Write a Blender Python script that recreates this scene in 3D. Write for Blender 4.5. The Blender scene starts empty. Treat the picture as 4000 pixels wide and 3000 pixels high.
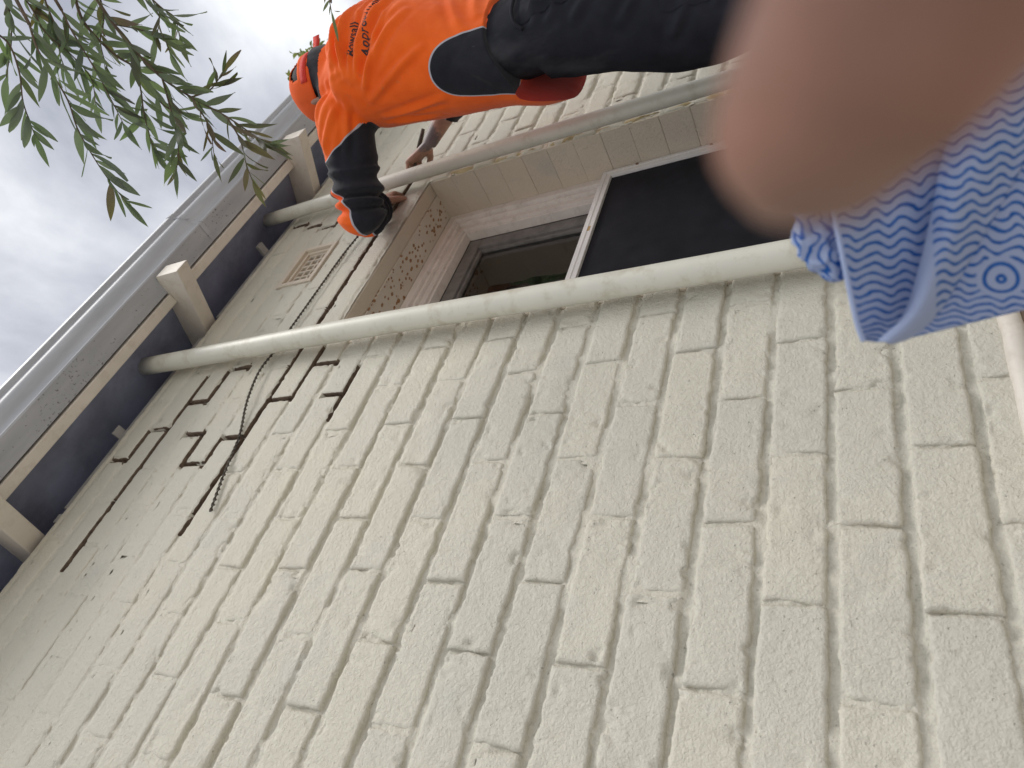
import bpy, bmesh, math, random
import numpy as np
from mathutils import Vector, Matrix
from mathutils.bvhtree import BVHTree

random.seed(7)
rng = np.random.default_rng(11)
scene = bpy.context.scene
COL = scene.collection

# ------------------------------------------------------------------ camera
CAM = Vector((0.0, -0.8733, 1.45))
AX_R = Vector((0.27814, 0.42440, -0.86170))      # camera right: the phone is held on its side,
AX_U = Vector((0.73936, -0.66726, -0.08999))     # so the sky lies to the left of the picture
AX_B = AX_R.cross(AX_U).normalized()
cam_d = bpy.data.cameras.new('camera')
cam = bpy.data.objects.new('camera', cam_d)
COL.objects.link(cam)
cam.matrix_world = Matrix(((AX_R.x, AX_U.x, AX_B.x, CAM.x), (AX_R.y, AX_U.y, AX_B.y, CAM.y),
                           (AX_R.z, AX_U.z, AX_B.z, CAM.z), (0, 0, 0, 1)))
cam_d.sensor_width = 36.0
cam_d.lens = 36.0 * 2692.7 / 4000.0
cam_d.clip_start = 0.004
cam_d.clip_end = 2000.0
cam_d.dof.use_dof = True
cam_d.dof.focus_distance = 1.45
cam_d.dof.aperture_fstop = cam_d.lens / 3.4
scene.camera = cam

# ------------------------------------------------------------------ sky, sun, exposure
SUN_DIR = Vector((0.32, -0.46, 0.83)).normalized()   # towards the sun
world = bpy.data.worlds.new('World')
scene.world = world
world.use_nodes = True
wn, wl = world.node_tree.nodes, world.node_tree.links
wn.clear()
w_out = wn.new('ShaderNodeOutputWorld')
w_bg = wn.new('ShaderNodeBackground'); w_bg.inputs['Strength'].default_value = 0.10
w_sky = wn.new('ShaderNodeTexSky'); w_sky.sky_type = 'NISHITA'; w_sky.sun_disc = False
w_sky.sun_elevation = math.asin(SUN_DIR.z)
w_sky.sun_rotation = math.atan2(SUN_DIR.x, SUN_DIR.y)
w_tc = wn.new('ShaderNodeTexCoord')
w_map = wn.new('ShaderNodeMapping'); w_map.inputs['Scale'].default_value = (1, 1, 1.6)
w_n1 = wn.new('ShaderNodeTexNoise'); w_n1.inputs['Scale'].default_value = 2.6
w_n1.inputs['Detail'].default_value = 9; w_n1.inputs['Roughness'].default_value = 0.55
w_n1.inputs['Distortion'].default_value = 0.25
w_ramp = wn.new('ShaderNodeValToRGB')
w_ramp.color_ramp.elements[0].position = 0.36; w_ramp.color_ramp.elements[0].color = (3.2, 3.35, 3.9, 1)
w_ramp.color_ramp.elements[1].position = 0.66; w_ramp.color_ramp.elements[1].color = (8.4, 8.5, 8.6, 1)
w_e = w_ramp.color_ramp.elements.new(0.50); w_e.color = (5.4, 5.55, 5.95, 1)
w_mix = wn.new('ShaderNodeMixRGB'); w_mix.inputs[0].default_value = 0.93
wl.new(w_tc.outputs['Generated'], w_map.inputs['Vector'])
wl.new(w_map.outputs[0], w_n1.inputs['Vector'])
wl.new(w_n1.outputs['Fac'], w_ramp.inputs[0])
wl.new(w_sky.outputs[0], w_mix.inputs[1]); wl.new(w_ramp.outputs[0], w_mix.inputs[2])
wl.new(w_mix.outputs[0], w_bg.inputs['Color']); wl.new(w_bg.outputs[0], w_out.inputs[0])

sun_d = bpy.data.lights.new('sun', 'SUN')
sun_d.energy = 1.5
sun_d.angle = math.radians(28)
sun_d.color = (1.0, 0.97, 0.92)
sun = bpy.data.objects.new('sun', sun_d)
COL.objects.link(sun)
sun.rotation_euler = SUN_DIR.to_track_quat('Z', 'Y').to_euler()
scene.view_settings.view_transform = 'Standard'
scene.view_settings.look = 'None'
scene.view_settings.gamma = 1.0
scene.view_settings.exposure = 0.50

# ------------------------------------------------------------------ helpers: noise
def _hash(ix, iy, iz, seed):
    h = (ix.astype(np.int64) * 374761393 + iy.astype(np.int64) * 668265263 + iz.astype(np.int64) * 2147483647 + seed * 974711) & 0xffffffff
    h = ((h ^ (h >> 13)) * 1274126177) & 0xffffffff
    h = h ^ (h >> 16)
    return (h & 0xffff) / 65535.0

def vnoise(P, scale, seed=0):
    """smooth value noise in [-1, 1] at points P (N,3)"""
    Q = np.asarray(P, float) * scale
    I = np.floor(Q); F = Q - I; F = F * F * (3 - 2 * F); I = I.astype(np.int64)
    r = 0
    for dx in (0, 1):
        wx = F[:, 0] if dx else 1 - F[:, 0]
        for dy in (0, 1):
            wy = F[:, 1] if dy else 1 - F[:, 1]
            for dz in (0, 1):
                wz = F[:, 2] if dz else 1 - F[:, 2]
                r = r + wx * wy * wz * _hash(I[:, 0] + dx, I[:, 1] + dy, I[:, 2] + dz, seed)
    return r * 2 - 1

def fbm(P, scale, octv=3, seed=0):
    r = 0; a = 1.0
    for i in range(octv):
        r = r + a * vnoise(P, scale * 2 ** i, seed + i * 17); a *= 0.5
    return r

def sstep(a, b, x):
    t = np.clip((x - a) / (b - a), 0, 1)
    return t * t * (3 - 2 * t)

# ------------------------------------------------------------------ helpers: objects
def make_mesh(name, verts, faces, smooth=False):
    me = bpy.data.meshes.new(name)
    me.from_pydata([tuple(v) for v in verts], [], [tuple(f) for f in faces])
    if smooth:
        me.polygons.foreach_set('use_smooth', [True] * len(me.polygons))
    me.update()
    return me

def quad_mesh(name, V, Q, smooth=True):
    """fast path for big quad meshes: V (N,3), Q (M,4)"""
    me = bpy.data.meshes.new(name)
    V = np.asarray(V, np.float32); Q = np.asarray(Q, np.int32)
    me.vertices.add(len(V)); me.vertices.foreach_set('co', V.ravel())
    me.loops.add(Q.size); me.loops.foreach_set('vertex_index', Q.ravel())
    me.polygons.add(len(Q)); me.polygons.foreach_set('loop_start', np.arange(0, Q.size, 4, dtype=np.int32))
    me.polygons.foreach_set('loop_total', np.full(len(Q), 4, np.int32))
    me.update(calc_edges=True)
    me.polygons.foreach_set('use_smooth', [smooth] * len(Q))
    return me

def obj(name, me, mat=None, parent=None):
    o = bpy.data.objects.new(name, me)
    if mat is not None and me is not None and not me.materials:
        me.materials.append(mat)
    COL.objects.link(o)
    if parent is not None:
        o.parent = parent
        o.matrix_parent_inverse = Matrix.Translation(parent.location).inverted() if parent.location.length else Matrix()
    return o

def thing(name, label, cat, loc=(0, 0, 0), group=None):
    o = bpy.data.objects.new(name, None)
    o.empty_display_size = 0.1
    o.location = loc
    COL.objects.link(o)
    o['label'] = label; o['category'] = cat
    if group: o['group'] = group
    return o

def tag(o, label, cat, group=None):
    o['label'] = label; o['category'] = cat
    if group: o['group'] = group
    return o

def box_data(x0, x1, y0, y1, z0, z1, bev=0.0, seg=2):
    bm = bmesh.new()
    bmesh.ops.create_cube(bm, size=1.0)
    for v in bm.verts:
        v.co = Vector(((x0 + x1) / 2 + v.co.x * (x1 - x0), (y0 + y1) / 2 + v.co.y * (y1 - y0), (z0 + z1) / 2 + v.co.z * (z1 - z0)))
    if bev > 0:
        bmesh.ops.bevel(bm, geom=list(bm.edges), offset=bev, segments=seg, affect='EDGES', profile=0.5)
    return bm

def bm_mesh(name, bm, smooth=False):
    me = bpy.data.meshes.new(name)
    bm.normal_update(); bm.to_mesh(me); bm.free()
    if smooth: me.polygons.foreach_set('use_smooth', [True] * len(me.polygons))
    return me

def box(name, x0, x1, y0, y1, z0, z1, mat, parent=None, bev=0.002):
    return obj(name, bm_mesh(name, box_data(x0, x1, y0, y1, z0, z1, bev)), mat, parent)

def frames(pts):
    pts = [Vector(p) for p in pts]
    T = []
    for i in range(len(pts)):
        a = pts[max(i - 1, 0)]; b = pts[min(i + 1, len(pts) - 1)]
        T.append((b - a).normalized())
    ref = Vector((0, 0, 1)) if abs(T[0].z) < 0.9 else Vector((1, 0, 0))
    n = (ref - T[0] * ref.dot(T[0])).normalized()
    out = []
    for i, t in enumerate(T):
        n = (n - t * n.dot(t)).normalized()
        out.append((pts[i], t, n, t.cross(n)))
    return out

def tube_data(pts, radii, seg=12, cap=True, flat=None):
    """tube along pts; radii scalar per point or (a,b); returns verts, faces"""
    V, F = [], []
    fr = frames(pts)
    for i, (c, t, n, b) in enumerate(fr):
        r = radii[i] if hasattr(radii, '__len__') else radii
        ra, rb = r if hasattr(r, '__len__') else (r, r)
        for k in range(seg):
            a = 2 * math.pi * k / seg
            V.append(c + n * (ra * math.cos(a)) + b * (rb * math.sin(a)))
    for i in range(len(fr) - 1):
        for k in range(seg):
            k2 = (k + 1) % seg
            F.append((i * seg + k, i * seg + k2, (i + 1) * seg + k2, (i + 1) * seg + k))
    if cap:
        F.append(tuple(range(seg - 1, -1, -1)))
        F.append(tuple((len(fr) - 1) * seg + k for k in range(seg)))
    return V, F

def tube(name, pts, radii, mat, parent=None, seg=12, smooth=True):
    V, F = tube_data(pts, radii, seg)
    return obj(name, make_mesh(name, V, F, smooth), mat, parent)

def catmull(pts, n):
    P = [np.array(p, float) for p in pts]
    P = [2 * P[0] - P[1]] + P + [2 * P[-1] - P[-2]]
    out = []
    for i in range(1, len(P) - 2):
        for k in range(n):
            t = k / n
            out.append(0.5 * ((2 * P[i]) + (-P[i - 1] + P[i + 1]) * t + (2 * P[i - 1] - 5 * P[i] + 4 * P[i + 1] - P[i + 2]) * t * t
                              + (-P[i - 1] + 3 * P[i] - 3 * P[i + 1] + P[i + 2]) * t ** 3))
    out.append(P[-2])
    return out

class Merge:
    def __init__(self): self.V, self.F = [], []
    def add(self, V, F):
        o = len(self.V); self.V += list(V); self.F += [tuple(i + o for i in f) for f in F]
        return self

def remeshed(M, voxel):
    """one continuous skin over overlapping closed shapes; returns verts (N,3), quads (M,4)"""
    me = make_mesh('tmp', M.V, M.F)
    o = bpy.data.objects.new('tmp', me); COL.objects.link(o)
    m = o.modifiers.new('r', 'REMESH'); m.mode = 'VOXEL'; m.voxel_size = voxel
    bpy.context.view_layer.update()
    dg = bpy.context.evaluated_depsgraph_get()
    ev = bpy.data.meshes.new_from_object(o.evaluated_get(dg))
    bpy.data.objects.remove(o); bpy.data.meshes.remove(me)
    V = np.zeros(len(ev.vertices) * 3, np.float32); ev.vertices.foreach_get('co', V)
    li = np.zeros(len(ev.loops), np.int32); ev.loops.foreach_get('vertex_index', li)
    lt = np.zeros(len(ev.polygons), np.int32); ev.polygons.foreach_get('loop_total', lt)
    ls = np.zeros(len(ev.polygons), np.int32); ev.polygons.foreach_get('loop_start', ls)
    q = ls[lt == 4]
    Q = np.stack([li[q], li[q + 1], li[q + 2], li[q + 3]], 1)
    bpy.data.meshes.remove(ev)
    return V.reshape(-1, 3).astype(float), Q

def laplace(V, Q, it, lam=0.5):
    E = np.vstack([Q[:, [0, 1]], Q[:, [1, 2]], Q[:, [2, 3]], Q[:, [3, 0]]])
    E = np.unique(np.sort(E, 1), axis=0); n = len(V)
    deg = np.bincount(E.ravel(), minlength=n).astype(float)[:, None]; deg[deg == 0] = 1
    for _ in range(it):
        S = np.stack([np.bincount(E[:, 0], V[E[:, 1], i], n) + np.bincount(E[:, 1], V[E[:, 0], i], n) for i in range(3)], 1)
        V = V + lam * (S / deg - V)
    return V

def vnormals(V, Q):
    n = np.cross(V[Q[:, 2]] - V[Q[:, 0]], V[Q[:, 3]] - V[Q[:, 1]])
    N = np.stack([sum(np.bincount(Q[:, i], n[:, j], len(V)) for i in range(4)) for j in range(3)], 1)
    return N / (np.linalg.norm(N, axis=1, keepdims=True) + 1e-12)

def seg_dist(P, a, b):
    a = np.array(a, float); b = np.array(b, float); ab = b - a
    t = np.clip(((P - a) @ ab) / (ab @ ab), 0, 1)
    return np.linalg.norm(P - (a + t[:, None] * ab), axis=1), t

# ------------------------------------------------------------------ helpers: materials
def new_mat(name):
    m = bpy.data.materials.new(name); m.use_nodes = True
    nt = m.node_tree
    return m, nt.nodes, nt.links, nt.nodes['Principled BSDF']

def noise_node(n, l, vec, scale, detail=4, rough=0.55, dist=0.0):
    t = n.new('ShaderNodeTexNoise')
    t.inputs['Scale'].default_value = scale; t.inputs['Detail'].default_value = detail
    t.inputs['Roughness'].default_value = rough; t.inputs['Distortion'].default_value = dist
    if vec is not None: l.new(vec, t.inputs['Vector'])
    return t

def ramp(n, l, fac, stops):
    r = n.new('ShaderNodeValToRGB')
    e = r.color_ramp.elements
    while len(e) < len(stops): e.new(0.5)
    for i, (p, c) in enumerate(stops):
        e[i].position = p; e[i].color = (c[0], c[1], c[2], 1)
    l.new(fac, r.inputs[0])
    return r

def mixc(n, l, fac, a, b, mode='MIX'):
    m = n.new('ShaderNodeMixRGB'); m.blend_type = mode
    for i, v in enumerate((fac, a, b)):
        if isinstance(v, (int, float)): m.inputs[i].default_value = v
        elif isinstance(v, tuple): m.inputs[i].default_value = (*v, 1) if len(v) == 3 else v
        else: l.new(v, m.inputs[i])
    return m.outputs[0]

def math_node(n, l, op, a, b=None, c=None):
    m = n.new('ShaderNodeMath'); m.operation = op
    for i, v in enumerate((a, b, c)):
        if v is None: continue
        if isinstance(v, (int, float)): m.inputs[i].default_value = v
        else: l.new(v, m.inputs[i])
    return m.outputs[0]

def bump(n, l, bsdf, h, strength, dist, prev=None):
    b = n.new('ShaderNodeBump'); b.inputs['Strength'].default_value = strength; b.inputs['Distance'].default_value = dist
    l.new(h, b.inputs['Height'])
    if prev is not None: l.new(prev, b.inputs['Normal'])
    l.new(b.outputs[0], bsdf.inputs['Normal'])
    return b.outputs[0]

def pos(n):
    return n.new('ShaderNodeNewGeometry').outputs['Position']

def simple(name, col, rough=0.6, var=0.12, scale=30, bscale=200, bstr=0.25, bdist=0.001, metal=0.0, dirt=None, dscale=12, damt=0.5):
    m, n, l, b = new_mat(name)
    p = pos(n)
    t = noise_node(n, l, p, scale, 5)
    lo = tuple(c * (1 - var) for c in col); hi = tuple(min(1, c * (1 + var)) for c in col)
    r = ramp(n, l, t.outputs['Fac'], [(0.3, lo), (0.7, hi)])
    c = r.outputs[0]
    if dirt:
        t2 = noise_node(n, l, p, dscale, 8, 0.65)
        r2 = ramp(n, l, t2.outputs['Fac'], [(0.52, (0, 0, 0)), (0.68, (damt, damt, damt))])
        c = mixc(n, l, r2.outputs[0], c, dirt)
    l.new(c, b.inputs['Base Color'])
    b.inputs['Roughness'].default_value = rough; b.inputs['Metallic'].default_value = metal
    if bstr > 0:
        t3 = noise_node(n, l, p, bscale, 4)
        bump(n, l, b, t3.outputs['Fac'], bstr, bdist)
    return m

def wall_paint(name, deep=True, bounce_tint=(1, 1, 1)):
    m, n, l, b = new_mat(name)
    p = pos(n)
    big = noise_node(n, l, p, 2.2, 4)
    c1 = ramp(n, l, big.outputs['Fac'], [(q, tuple(a * b for a, b in zip(c, bounce_tint))) for q, c in ((0.32, (0.595, 0.575, 0.498)), (0.5, (0.620, 0.596, 0.512)), (0.68, (0.645, 0.612, 0.512)))])
    # worn, cooler patches where the top coat is thin, each a few centimetres
    pat = noise_node(n, l, p, 9, 6, 0.6)
    pr = ramp(n, l, pat.outputs['Fac'], [(0.58, (0, 0, 0)), (0.74, (0.30, 0.30, 0.30))])
    c2 = mixc(n, l, pr.outputs[0], c1.outputs[0], (0.47, 0.47, 0.475))
    grime = noise_node(n, l, p, 38, 8, 0.7)
    gr = ramp(n, l, grime.outputs['Fac'], [(0.60, (0, 0, 0)), (0.78, (0.55, 0.55, 0.55))])
    c3 = mixc(n, l, gr.outputs[0], c2, (0.40, 0.36, 0.29))
    oi = n.new('ShaderNodeObjectInfo')            # every brick took the paint a little differently
    c3 = mixc(n, l, 1.0, c3, ramp(n, l, oi.outputs['Random'], [(0.0, (0.965, 0.965, 0.968)), (0.5, (1.0, 0.997, 0.99)), (1.0, (1.025, 1.018, 1.0))]).outputs[0], 'MULTIPLY')
    col = c3
    if deep:
        # the coats of paint reach only a centimetre into the joints: behind that is bare mortar
        sep = n.new('ShaderNodeSeparateXYZ'); l.new(p, sep.inputs[0])
        wob = noise_node(n, l, p, 90, 3)
        d = math_node(n, l, 'ADD', sep.outputs[1], math_node(n, l, 'MULTIPLY', wob.outputs['Fac'], 0.006))
        k = n.new('ShaderNodeMapRange'); k.inputs[1].default_value = 0.0200; k.inputs[2].default_value = 0.0225
        l.new(d, k.inputs[0])
        rawn = noise_node(n, l, p, 60, 5)
        raw = ramp(n, l, rawn.outputs['Fac'], [(0.3, (0.075, 0.05, 0.036)), (0.7, (0.20, 0.145, 0.10))])
        at = n.new('ShaderNodeAttribute'); at.attribute_name = 'raw'
        k2 = n.new('ShaderNodeMapRange'); k2.inputs[1].default_value = 0.50; k2.inputs[2].default_value = 0.62
        l.new(math_node(n, l, 'ADD', at.outputs['Fac'], math_node(n, l, 'MULTIPLY', math_node(n, l, 'SUBTRACT', wob.outputs['Fac'], 0.5), 0.5)), k2.inputs[0])
        col = mixc(n, l, math_node(n, l, 'MAXIMUM', k.outputs[0], k2.outputs[0]), c3, raw.outputs[0])
    l.new(col, b.inputs['Base Color'])
    b.inputs['Roughness'].default_value = 0.62
    b.inputs['Specular IOR Level'].default_value = 0.3
    f1 = noise_node(n, l, p, 330, 3, 0.6)
    f2 = noise_node(n, l, p, 120, 5, 0.65, 0.4)
    vor = n.new('ShaderNodeTexVoronoi'); vor.inputs['Scale'].default_value = 100; l.new(p, vor.inputs['Vector'])
    pit = ramp(n, l, vor.outputs['Distance'], [(0.05, (0, 0, 0)), (0.16, (1, 1, 1))])
    pm = noise_node(n, l, p, 26, 3)
    pmr = ramp(n, l, pm.outputs['Fac'], [(0.50, (1, 1, 1)), (0.60, (0, 0, 0))])
    pit2 = mixc(n, l, 1.0, pit.outputs[0], pmr.outputs[0], 'LIGHTEN')
    n1 = bump(n, l, b, f1.outputs['Fac'], 0.7, 0.0024)
    n2 = bump(n, l, b, f2.outputs['Fac'], 0.7, 0.0050, n1)
    bump(n, l, b, pit2, 0.7, 0.0030, n2)
    return m

M_WALL = wall_paint('painted_brick')
M_REVEAL = wall_paint('painted_reveal', deep=False, bounce_tint=(1.06, 0.98, 0.95))  # paints the warm light bounced off the orange shirt into the colour
M_PIPE = simple('pipe_paint', (0.66, 0.65, 0.57), 0.42, 0.05, 6, 240, 0.10, 0.001, dirt=(0.40, 0.34, 0.22), dscale=16, damt=0.45)
M_TRIM = simple('trim_paint', (0.68, 0.63, 0.56), 0.5, 0.05, 9, 160, 0.15, 0.001, dirt=(0.45, 0.38, 0.30), dscale=26, damt=0.35)
M_FRAME = simple('window_paint', (0.80, 0.74, 0.69), 0.45, 0.06, 14, 140, 0.2, 0.001, dirt=(0.50, 0.42, 0.35), dscale=34, damt=0.4)
M_SASH = simple('sash_grey', (0.20, 0.19, 0.18), 0.55, 0.2, 20, 160, 0.2, 0.001, dirt=(0.10, 0.09, 0.08), dscale=30, damt=0.5)  # plain dark grey, much darker than the frame
M_ALU = simple('screen_aluminium', (0.80, 0.78, 0.76), 0.4, 0.04, 20, 300, 0.05, 0.0005)
M_SOFFIT = simple('eave_boards', (0.24, 0.265, 0.37), 0.7, 0.25, 7, 60, 0.3, 0.002, dirt=(0.10, 0.10, 0.12), dscale=5, damt=0.5)  # blue-grey boards, colour lightened and blued to carry lens-flare haze
M_PLATE = simple('weathered_plate', (0.36, 0.35, 0.34), 0.8, 0.2, 14, 80, 0.4, 0.002)
M_ROOF = simple('roof_iron', (0.30, 0.31, 0.33), 0.5, 0.1, 5, 60, 0.1, 0.001, metal=0.3)
M_STEEL = simple('helical_steel', (0.085, 0.072, 0.058), 0.55, 0.25, 40, 200, 0.2, 0.0005, metal=0.3)
M_SEALANT_GAP = simple('sealant_and_gap_light', (0.52, 0.42, 0.24), 0.8, 0.3, 30, 90, 0.6, 0.003, dirt=(0.2, 0.15, 0.09), dscale=30, damt=0.7)
M_RUST = simple('rusted_screw', (0.22, 0.11, 0.06), 0.7, 0.3, 60, 300, 0.3, 0.0005)
M_BARK = simple('twig_bark', (0.12, 0.09, 0.065), 0.8, 0.3, 40, 120, 0.6, 0.002)
M_GROUND = simple('paving', (0.52, 0.49, 0.44), 0.85, 0.15, 3, 40, 0.5, 0.003, dirt=(0.38, 0.35, 0.30), dscale=2, damt=0.5)  # unseen ground, kept pale to bounce light up under the eaves

# ------------------------------------------------------------------ ground
def plane_mesh(name, s, z):
    return make_mesh(name, [(-s, -s, z), (s, -s, z), (s, s, z), (-s, s, z)], [(0, 1, 2, 3)])
g = obj('ground', plane_mesh('ground', 600, 0.0), M_GROUND); g['kind'] = 'structure'

# ------------------------------------------------------------------ brick wall
H = 0.09122                     # course height
Z0 = 1.8264                     # top arris of course 0
L = 0.2375                      # brick plus joint along the wall
BEDJ, HEADJ = 0.0128, 0.0055
WX0, WX1 = 1.150, 1.905         # window opening
WZ0, WZ1 = 1.345, 2.832
VX0, VX1, VZ0, VZ1 = 1.445, 1.657, 3.109, 3.270   # air vent
XL, XR = -0.95, 3.9
K0, K1 = 6, -18                 # courses: 6 is the lowest one in view, -18 lies under the eaves
WALL_TOP = Z0 + 18 * H + 0.040

wall = thing('brick_wall', 'cream painted brick wall with cracked and raked-out joints under the eaves', 'wall', (0, 0, 0))

def course_phase(k):
    z = Z0 - k * H
    return (0.552 if k % 2 else 0.672) + max(0.0, z - 2.9) * 0.09

# raked-out joints and cracks: beds (course whose top the joint lies on, x from, x to), heads (course, x)
CRACK_BED = [(-9, 0.82, 1.005), (-11, 0.915, 1.10), (-12, 0.50, 1.965), (-13, 0.705, 0.795), (-14, 0.70, 0.815),
             (-15, 0.935, 1.065), (-16, 0.39, 1.05), (-17, 0.735, 0.845), (-15, 1.78, 1.98)]
CRACK_HEAD = [(-10, 0.905), (-11, 1.027), (-12, 0.91), (-13, 0.788), (-14, 0.708), (-15, 0.811), (-16, 0.937),
              (-15, 1.060), (-17, 0.842), (-18, 0.735), (-16, 1.783), (-17, 1.818), (-18, 1.852)]

courses = []                    # (k, [x edges])
for k in range(K0, K1 - 1, -1):
    xs = []
    x = course_phase(k) - 8 * L
    while x < XR + L:
        xs.append(x + random.uniform(-0.006, 0.006)); x += L
    for kk, hx in CRACK_HEAD:
        if kk == k:
            i = min(range(len(xs)), key=lambda j: abs(xs[j] - hx))
            if abs(xs[i] - hx) < 0.09: xs[i] = hx
            else: xs.append(hx)
    xs.sort()
    courses.append((k, [x for x in xs]))

def depth_amount(z):            # joints are deep low down and almost painted flush near the eaves
    return 0.0105 - 0.0080 * float(sstep(2.35, 3.10, np.array(z)))

def brick_mesh(w, h, res, seed, zc, trim=0.0):
    """front of a brick as an uneven, chipped slab with its sides running back into the wall; local x,z centred"""
    nx = max(4, int(w / res)); nz = max(3, int(h / res))
    u = np.linspace(-0.5, 0.5, nx + 1); v = np.linspace(-0.5, 0.5, nz + 1)
    # crowd the outer lines to the arrises
    u = np.sign(u) * (np.abs(u) * 2) ** 0.80 / 2; v = np.sign(v) * (np.abs(v) * 2) ** 0.66 / 2
    U, Vv = np.meshgrid(u, v)
    X = U * w; Z = Vv * h
    P = np.stack([X.ravel(), np.full(X.size, seed * 3.17), Z.ravel()], 1)
    soft = float(sstep(2.45, 3.10, np.array(zc)))
    eu = (0.5 - np.abs(U.ravel())) * w; ev = (0.5 - np.abs(Vv.ravel())) * h
    # ragged outline
    wob = 0.0019 * (1 - 0.5 * soft)
    ex = wob * fbm(P, 38, 3, seed) + 0.0014 * fbm(P, 110, 3, seed + 5)
    ez = wob * fbm(P, 32, 3, seed + 40) + 0.0020 * fbm(P, 95, 3, seed + 9)
    fx = np.exp(-eu / 0.012); fz = np.exp(-ev / 0.012)
    X2 = P[:, 0] + ex * fx; Z2 = P[:, 2] + ez * fz
    e = np.minimum(eu, ev)
    r = 0.0016 + 0.003 * soft
    corner = np.clip(1 - np.hypot(eu, ev) / 0.009, 0, 1)
    drop = np.exp(-e / r) * 0.0030 + corner * 0.002
    chips = np.clip(fbm(P, 48, 3, seed + 77) - 0.42, 0, 1) * np.exp(-e / 0.013) * 0.018
    face = 0.0013 * fbm(P, 14, 2, seed + 3) + 0.0007 * fbm(P, 60, 2, seed + 4) + 0.00045 * fbm(P, 170, 1, seed + 6)
    pits = np.clip(vnoise(P, 75, seed + 8) - 0.62, 0, 1) * 0.007
    Y = drop + chips + face * (1 - 0.5 * soft) + pits * (1 - 0.7 * soft)
    Y = np.minimum(Y, 0.0125)
    V = np.stack([X2, Y, Z2], 1)
    idx = np.arange((nx + 1) * (nz + 1)).reshape(nz + 1, nx + 1)
    Q = np.stack([idx[:-1, :-1], idx[:-1, 1:], idx[1:, 1:], idx[1:, :-1]], -1).reshape(-1, 4)
    ring = np.concatenate([idx[0, :], idx[1:, -1], idx[-1, -2::-1], idx[-2:0:-1, 0]])
    sk = V[ring].copy(); sk[:, 1] = 0.034; sk[:, 0] *= 0.99; sk[:, 2] *= 0.97
    n0 = len(V); V = np.vstack([V, sk]); m = len(ring)
    a = ring; b = np.roll(ring, -1); ia = n0 + np.arange(m); ib = np.roll(ia, -1)
    Q = np.vstack([Q, np.stack([b, a, ia, ib], 1)])
    return V, Q, n0, ring

def raw_flags(W, ring_n, n_front, ring):
    '''1 on the arris and the sides of a brick where the joint beside it has been raked out to bare mortar'''
    f = np.zeros(len(W), np.float32)
    idx = np.concatenate([ring, np.arange(n_front, len(W))])
    X, Z = W[idx, 0], W[idx, 2]
    hit = np.zeros(len(idx), bool)
    for kk, a, b in CRACK_BED:
        zc = Z0 - kk * H + BEDJ / 2
        hit |= (np.abs(Z - zc) < 0.0165) & (X > a) & (X < b)
    for kk, hx in CRACK_HEAD:
        zt = Z0 - kk * H + BEDJ * 0.8; zb = Z0 - (kk + 1) * H + BEDJ * 0.2
        hit |= (np.abs(X - hx) < 0.0150) & (Z > zb) & (Z < zt)
    f[idx[hit]] = 1.0
    return f

def overlaps_window(x0, x1, z0, z1):
    return x1 > WX0 and x0 < WX1 and z1 > WZ0 and z0 < WZ1

bricks = []
for k, xs in courses:
    zt = Z0 - k * H; zb = zt - H + BEDJ
    for a, b in zip(xs[:-1], xs[1:]):
        x0 = a + HEADJ / 2; x1 = b - HEADJ / 2
        if x1 < XL or x0 > XR: continue
        spans = [(x0, x1)]
        if zt > WZ0 + 0.01 and zb < WZ1 - 0.01:
            spans = []
            if x0 < WX0: spans.append((x0, min(x1, WX0 - 0.003)))
            if x1 > WX1: spans.append((max(x0, WX1 + 0.003), x1))
        if k in (-15, -16):
            cut = []
            for s0, s1 in spans:
                if s1 <= VX0 or s0 >= VX1: cut.append((s0, s1)); continue
                if s0 < VX0: cut.append((s0, VX0))
                if s1 > VX1: cut.append((VX1, s1))
            spans = cut
        for s0, s1 in spans:
            if s1 - s0 < 0.02: continue
            c0 = any(kk == k and abs(hx - a) < 0.002 for kk, hx in CRACK_HEAD)
            c1 = any(kk == k and abs(hx - b) < 0.002 for kk, hx in CRACK_HEAD)
            bricks.append((k, s0 + (0.003 if c0 else 0), s1 - (0.003 if c1 else 0), zb, zt))

def brick_rank(bk):
    k, x0, x1, zb, zt = bk
    c = Vector(((x0 + x1) / 2, 0, (zb + zt) / 2)) - CAM
    dp = -c.dot(AX_B)
    if dp < 0.1: return 1e9
    u = c.dot(AX_R) / dp * 2692.7 / 2000; v = c.dot(AX_U) / dp * 2692.7 / 1500
    if abs(u) > 1.16 or abs(v) > 1.16: return 500 + c.length
    return c.length
bricks.sort(key=brick_rank)
rest_V, rest_Q, rest_F, off = [], [], [], 0
for i, bk in enumerate(bricks):
    k, x0, x1, zb, zt = bk
    r = brick_rank(bk)
    zc = (zb + zt) / 2
    res = 0.0045 if r < 1.35 else (0.006 if r < 2.1 else (0.010 if r < 502.5 else 0.03))
    w, h = x1 - x0, zt - zb
    hj = random.uniform(-0.0025, 0.0015)
    V, Q, nf, ring = brick_mesh(w, h + hj, res, 100 + i, zc)
    loc = ((x0 + x1) / 2, random.uniform(-0.0018, 0.0018) * (1 - 0.5 * float(sstep(2.4, 3.0, np.array(zc)))), zc + hj / 2)
    if i < 300:
        me = quad_mesh('brick', V, Q)
        fl = raw_flags(V + np.array(loc), len(ring), nf, ring)
        if fl.any(): me.attributes.new('raw', 'FLOAT', 'POINT').data.foreach_set('value', fl)
        o = obj('brick', me, M_WALL, wall)
        o.location = loc
        o.rotation_euler = (0, random.uniform(-0.006, 0.006), 0)
    else:
        rest_F.append(raw_flags(V + np.array(loc), len(ring), nf, ring)); rest_V.append(V + np.array(loc)); rest_Q.append(Q + off); off += len(V)
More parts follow.
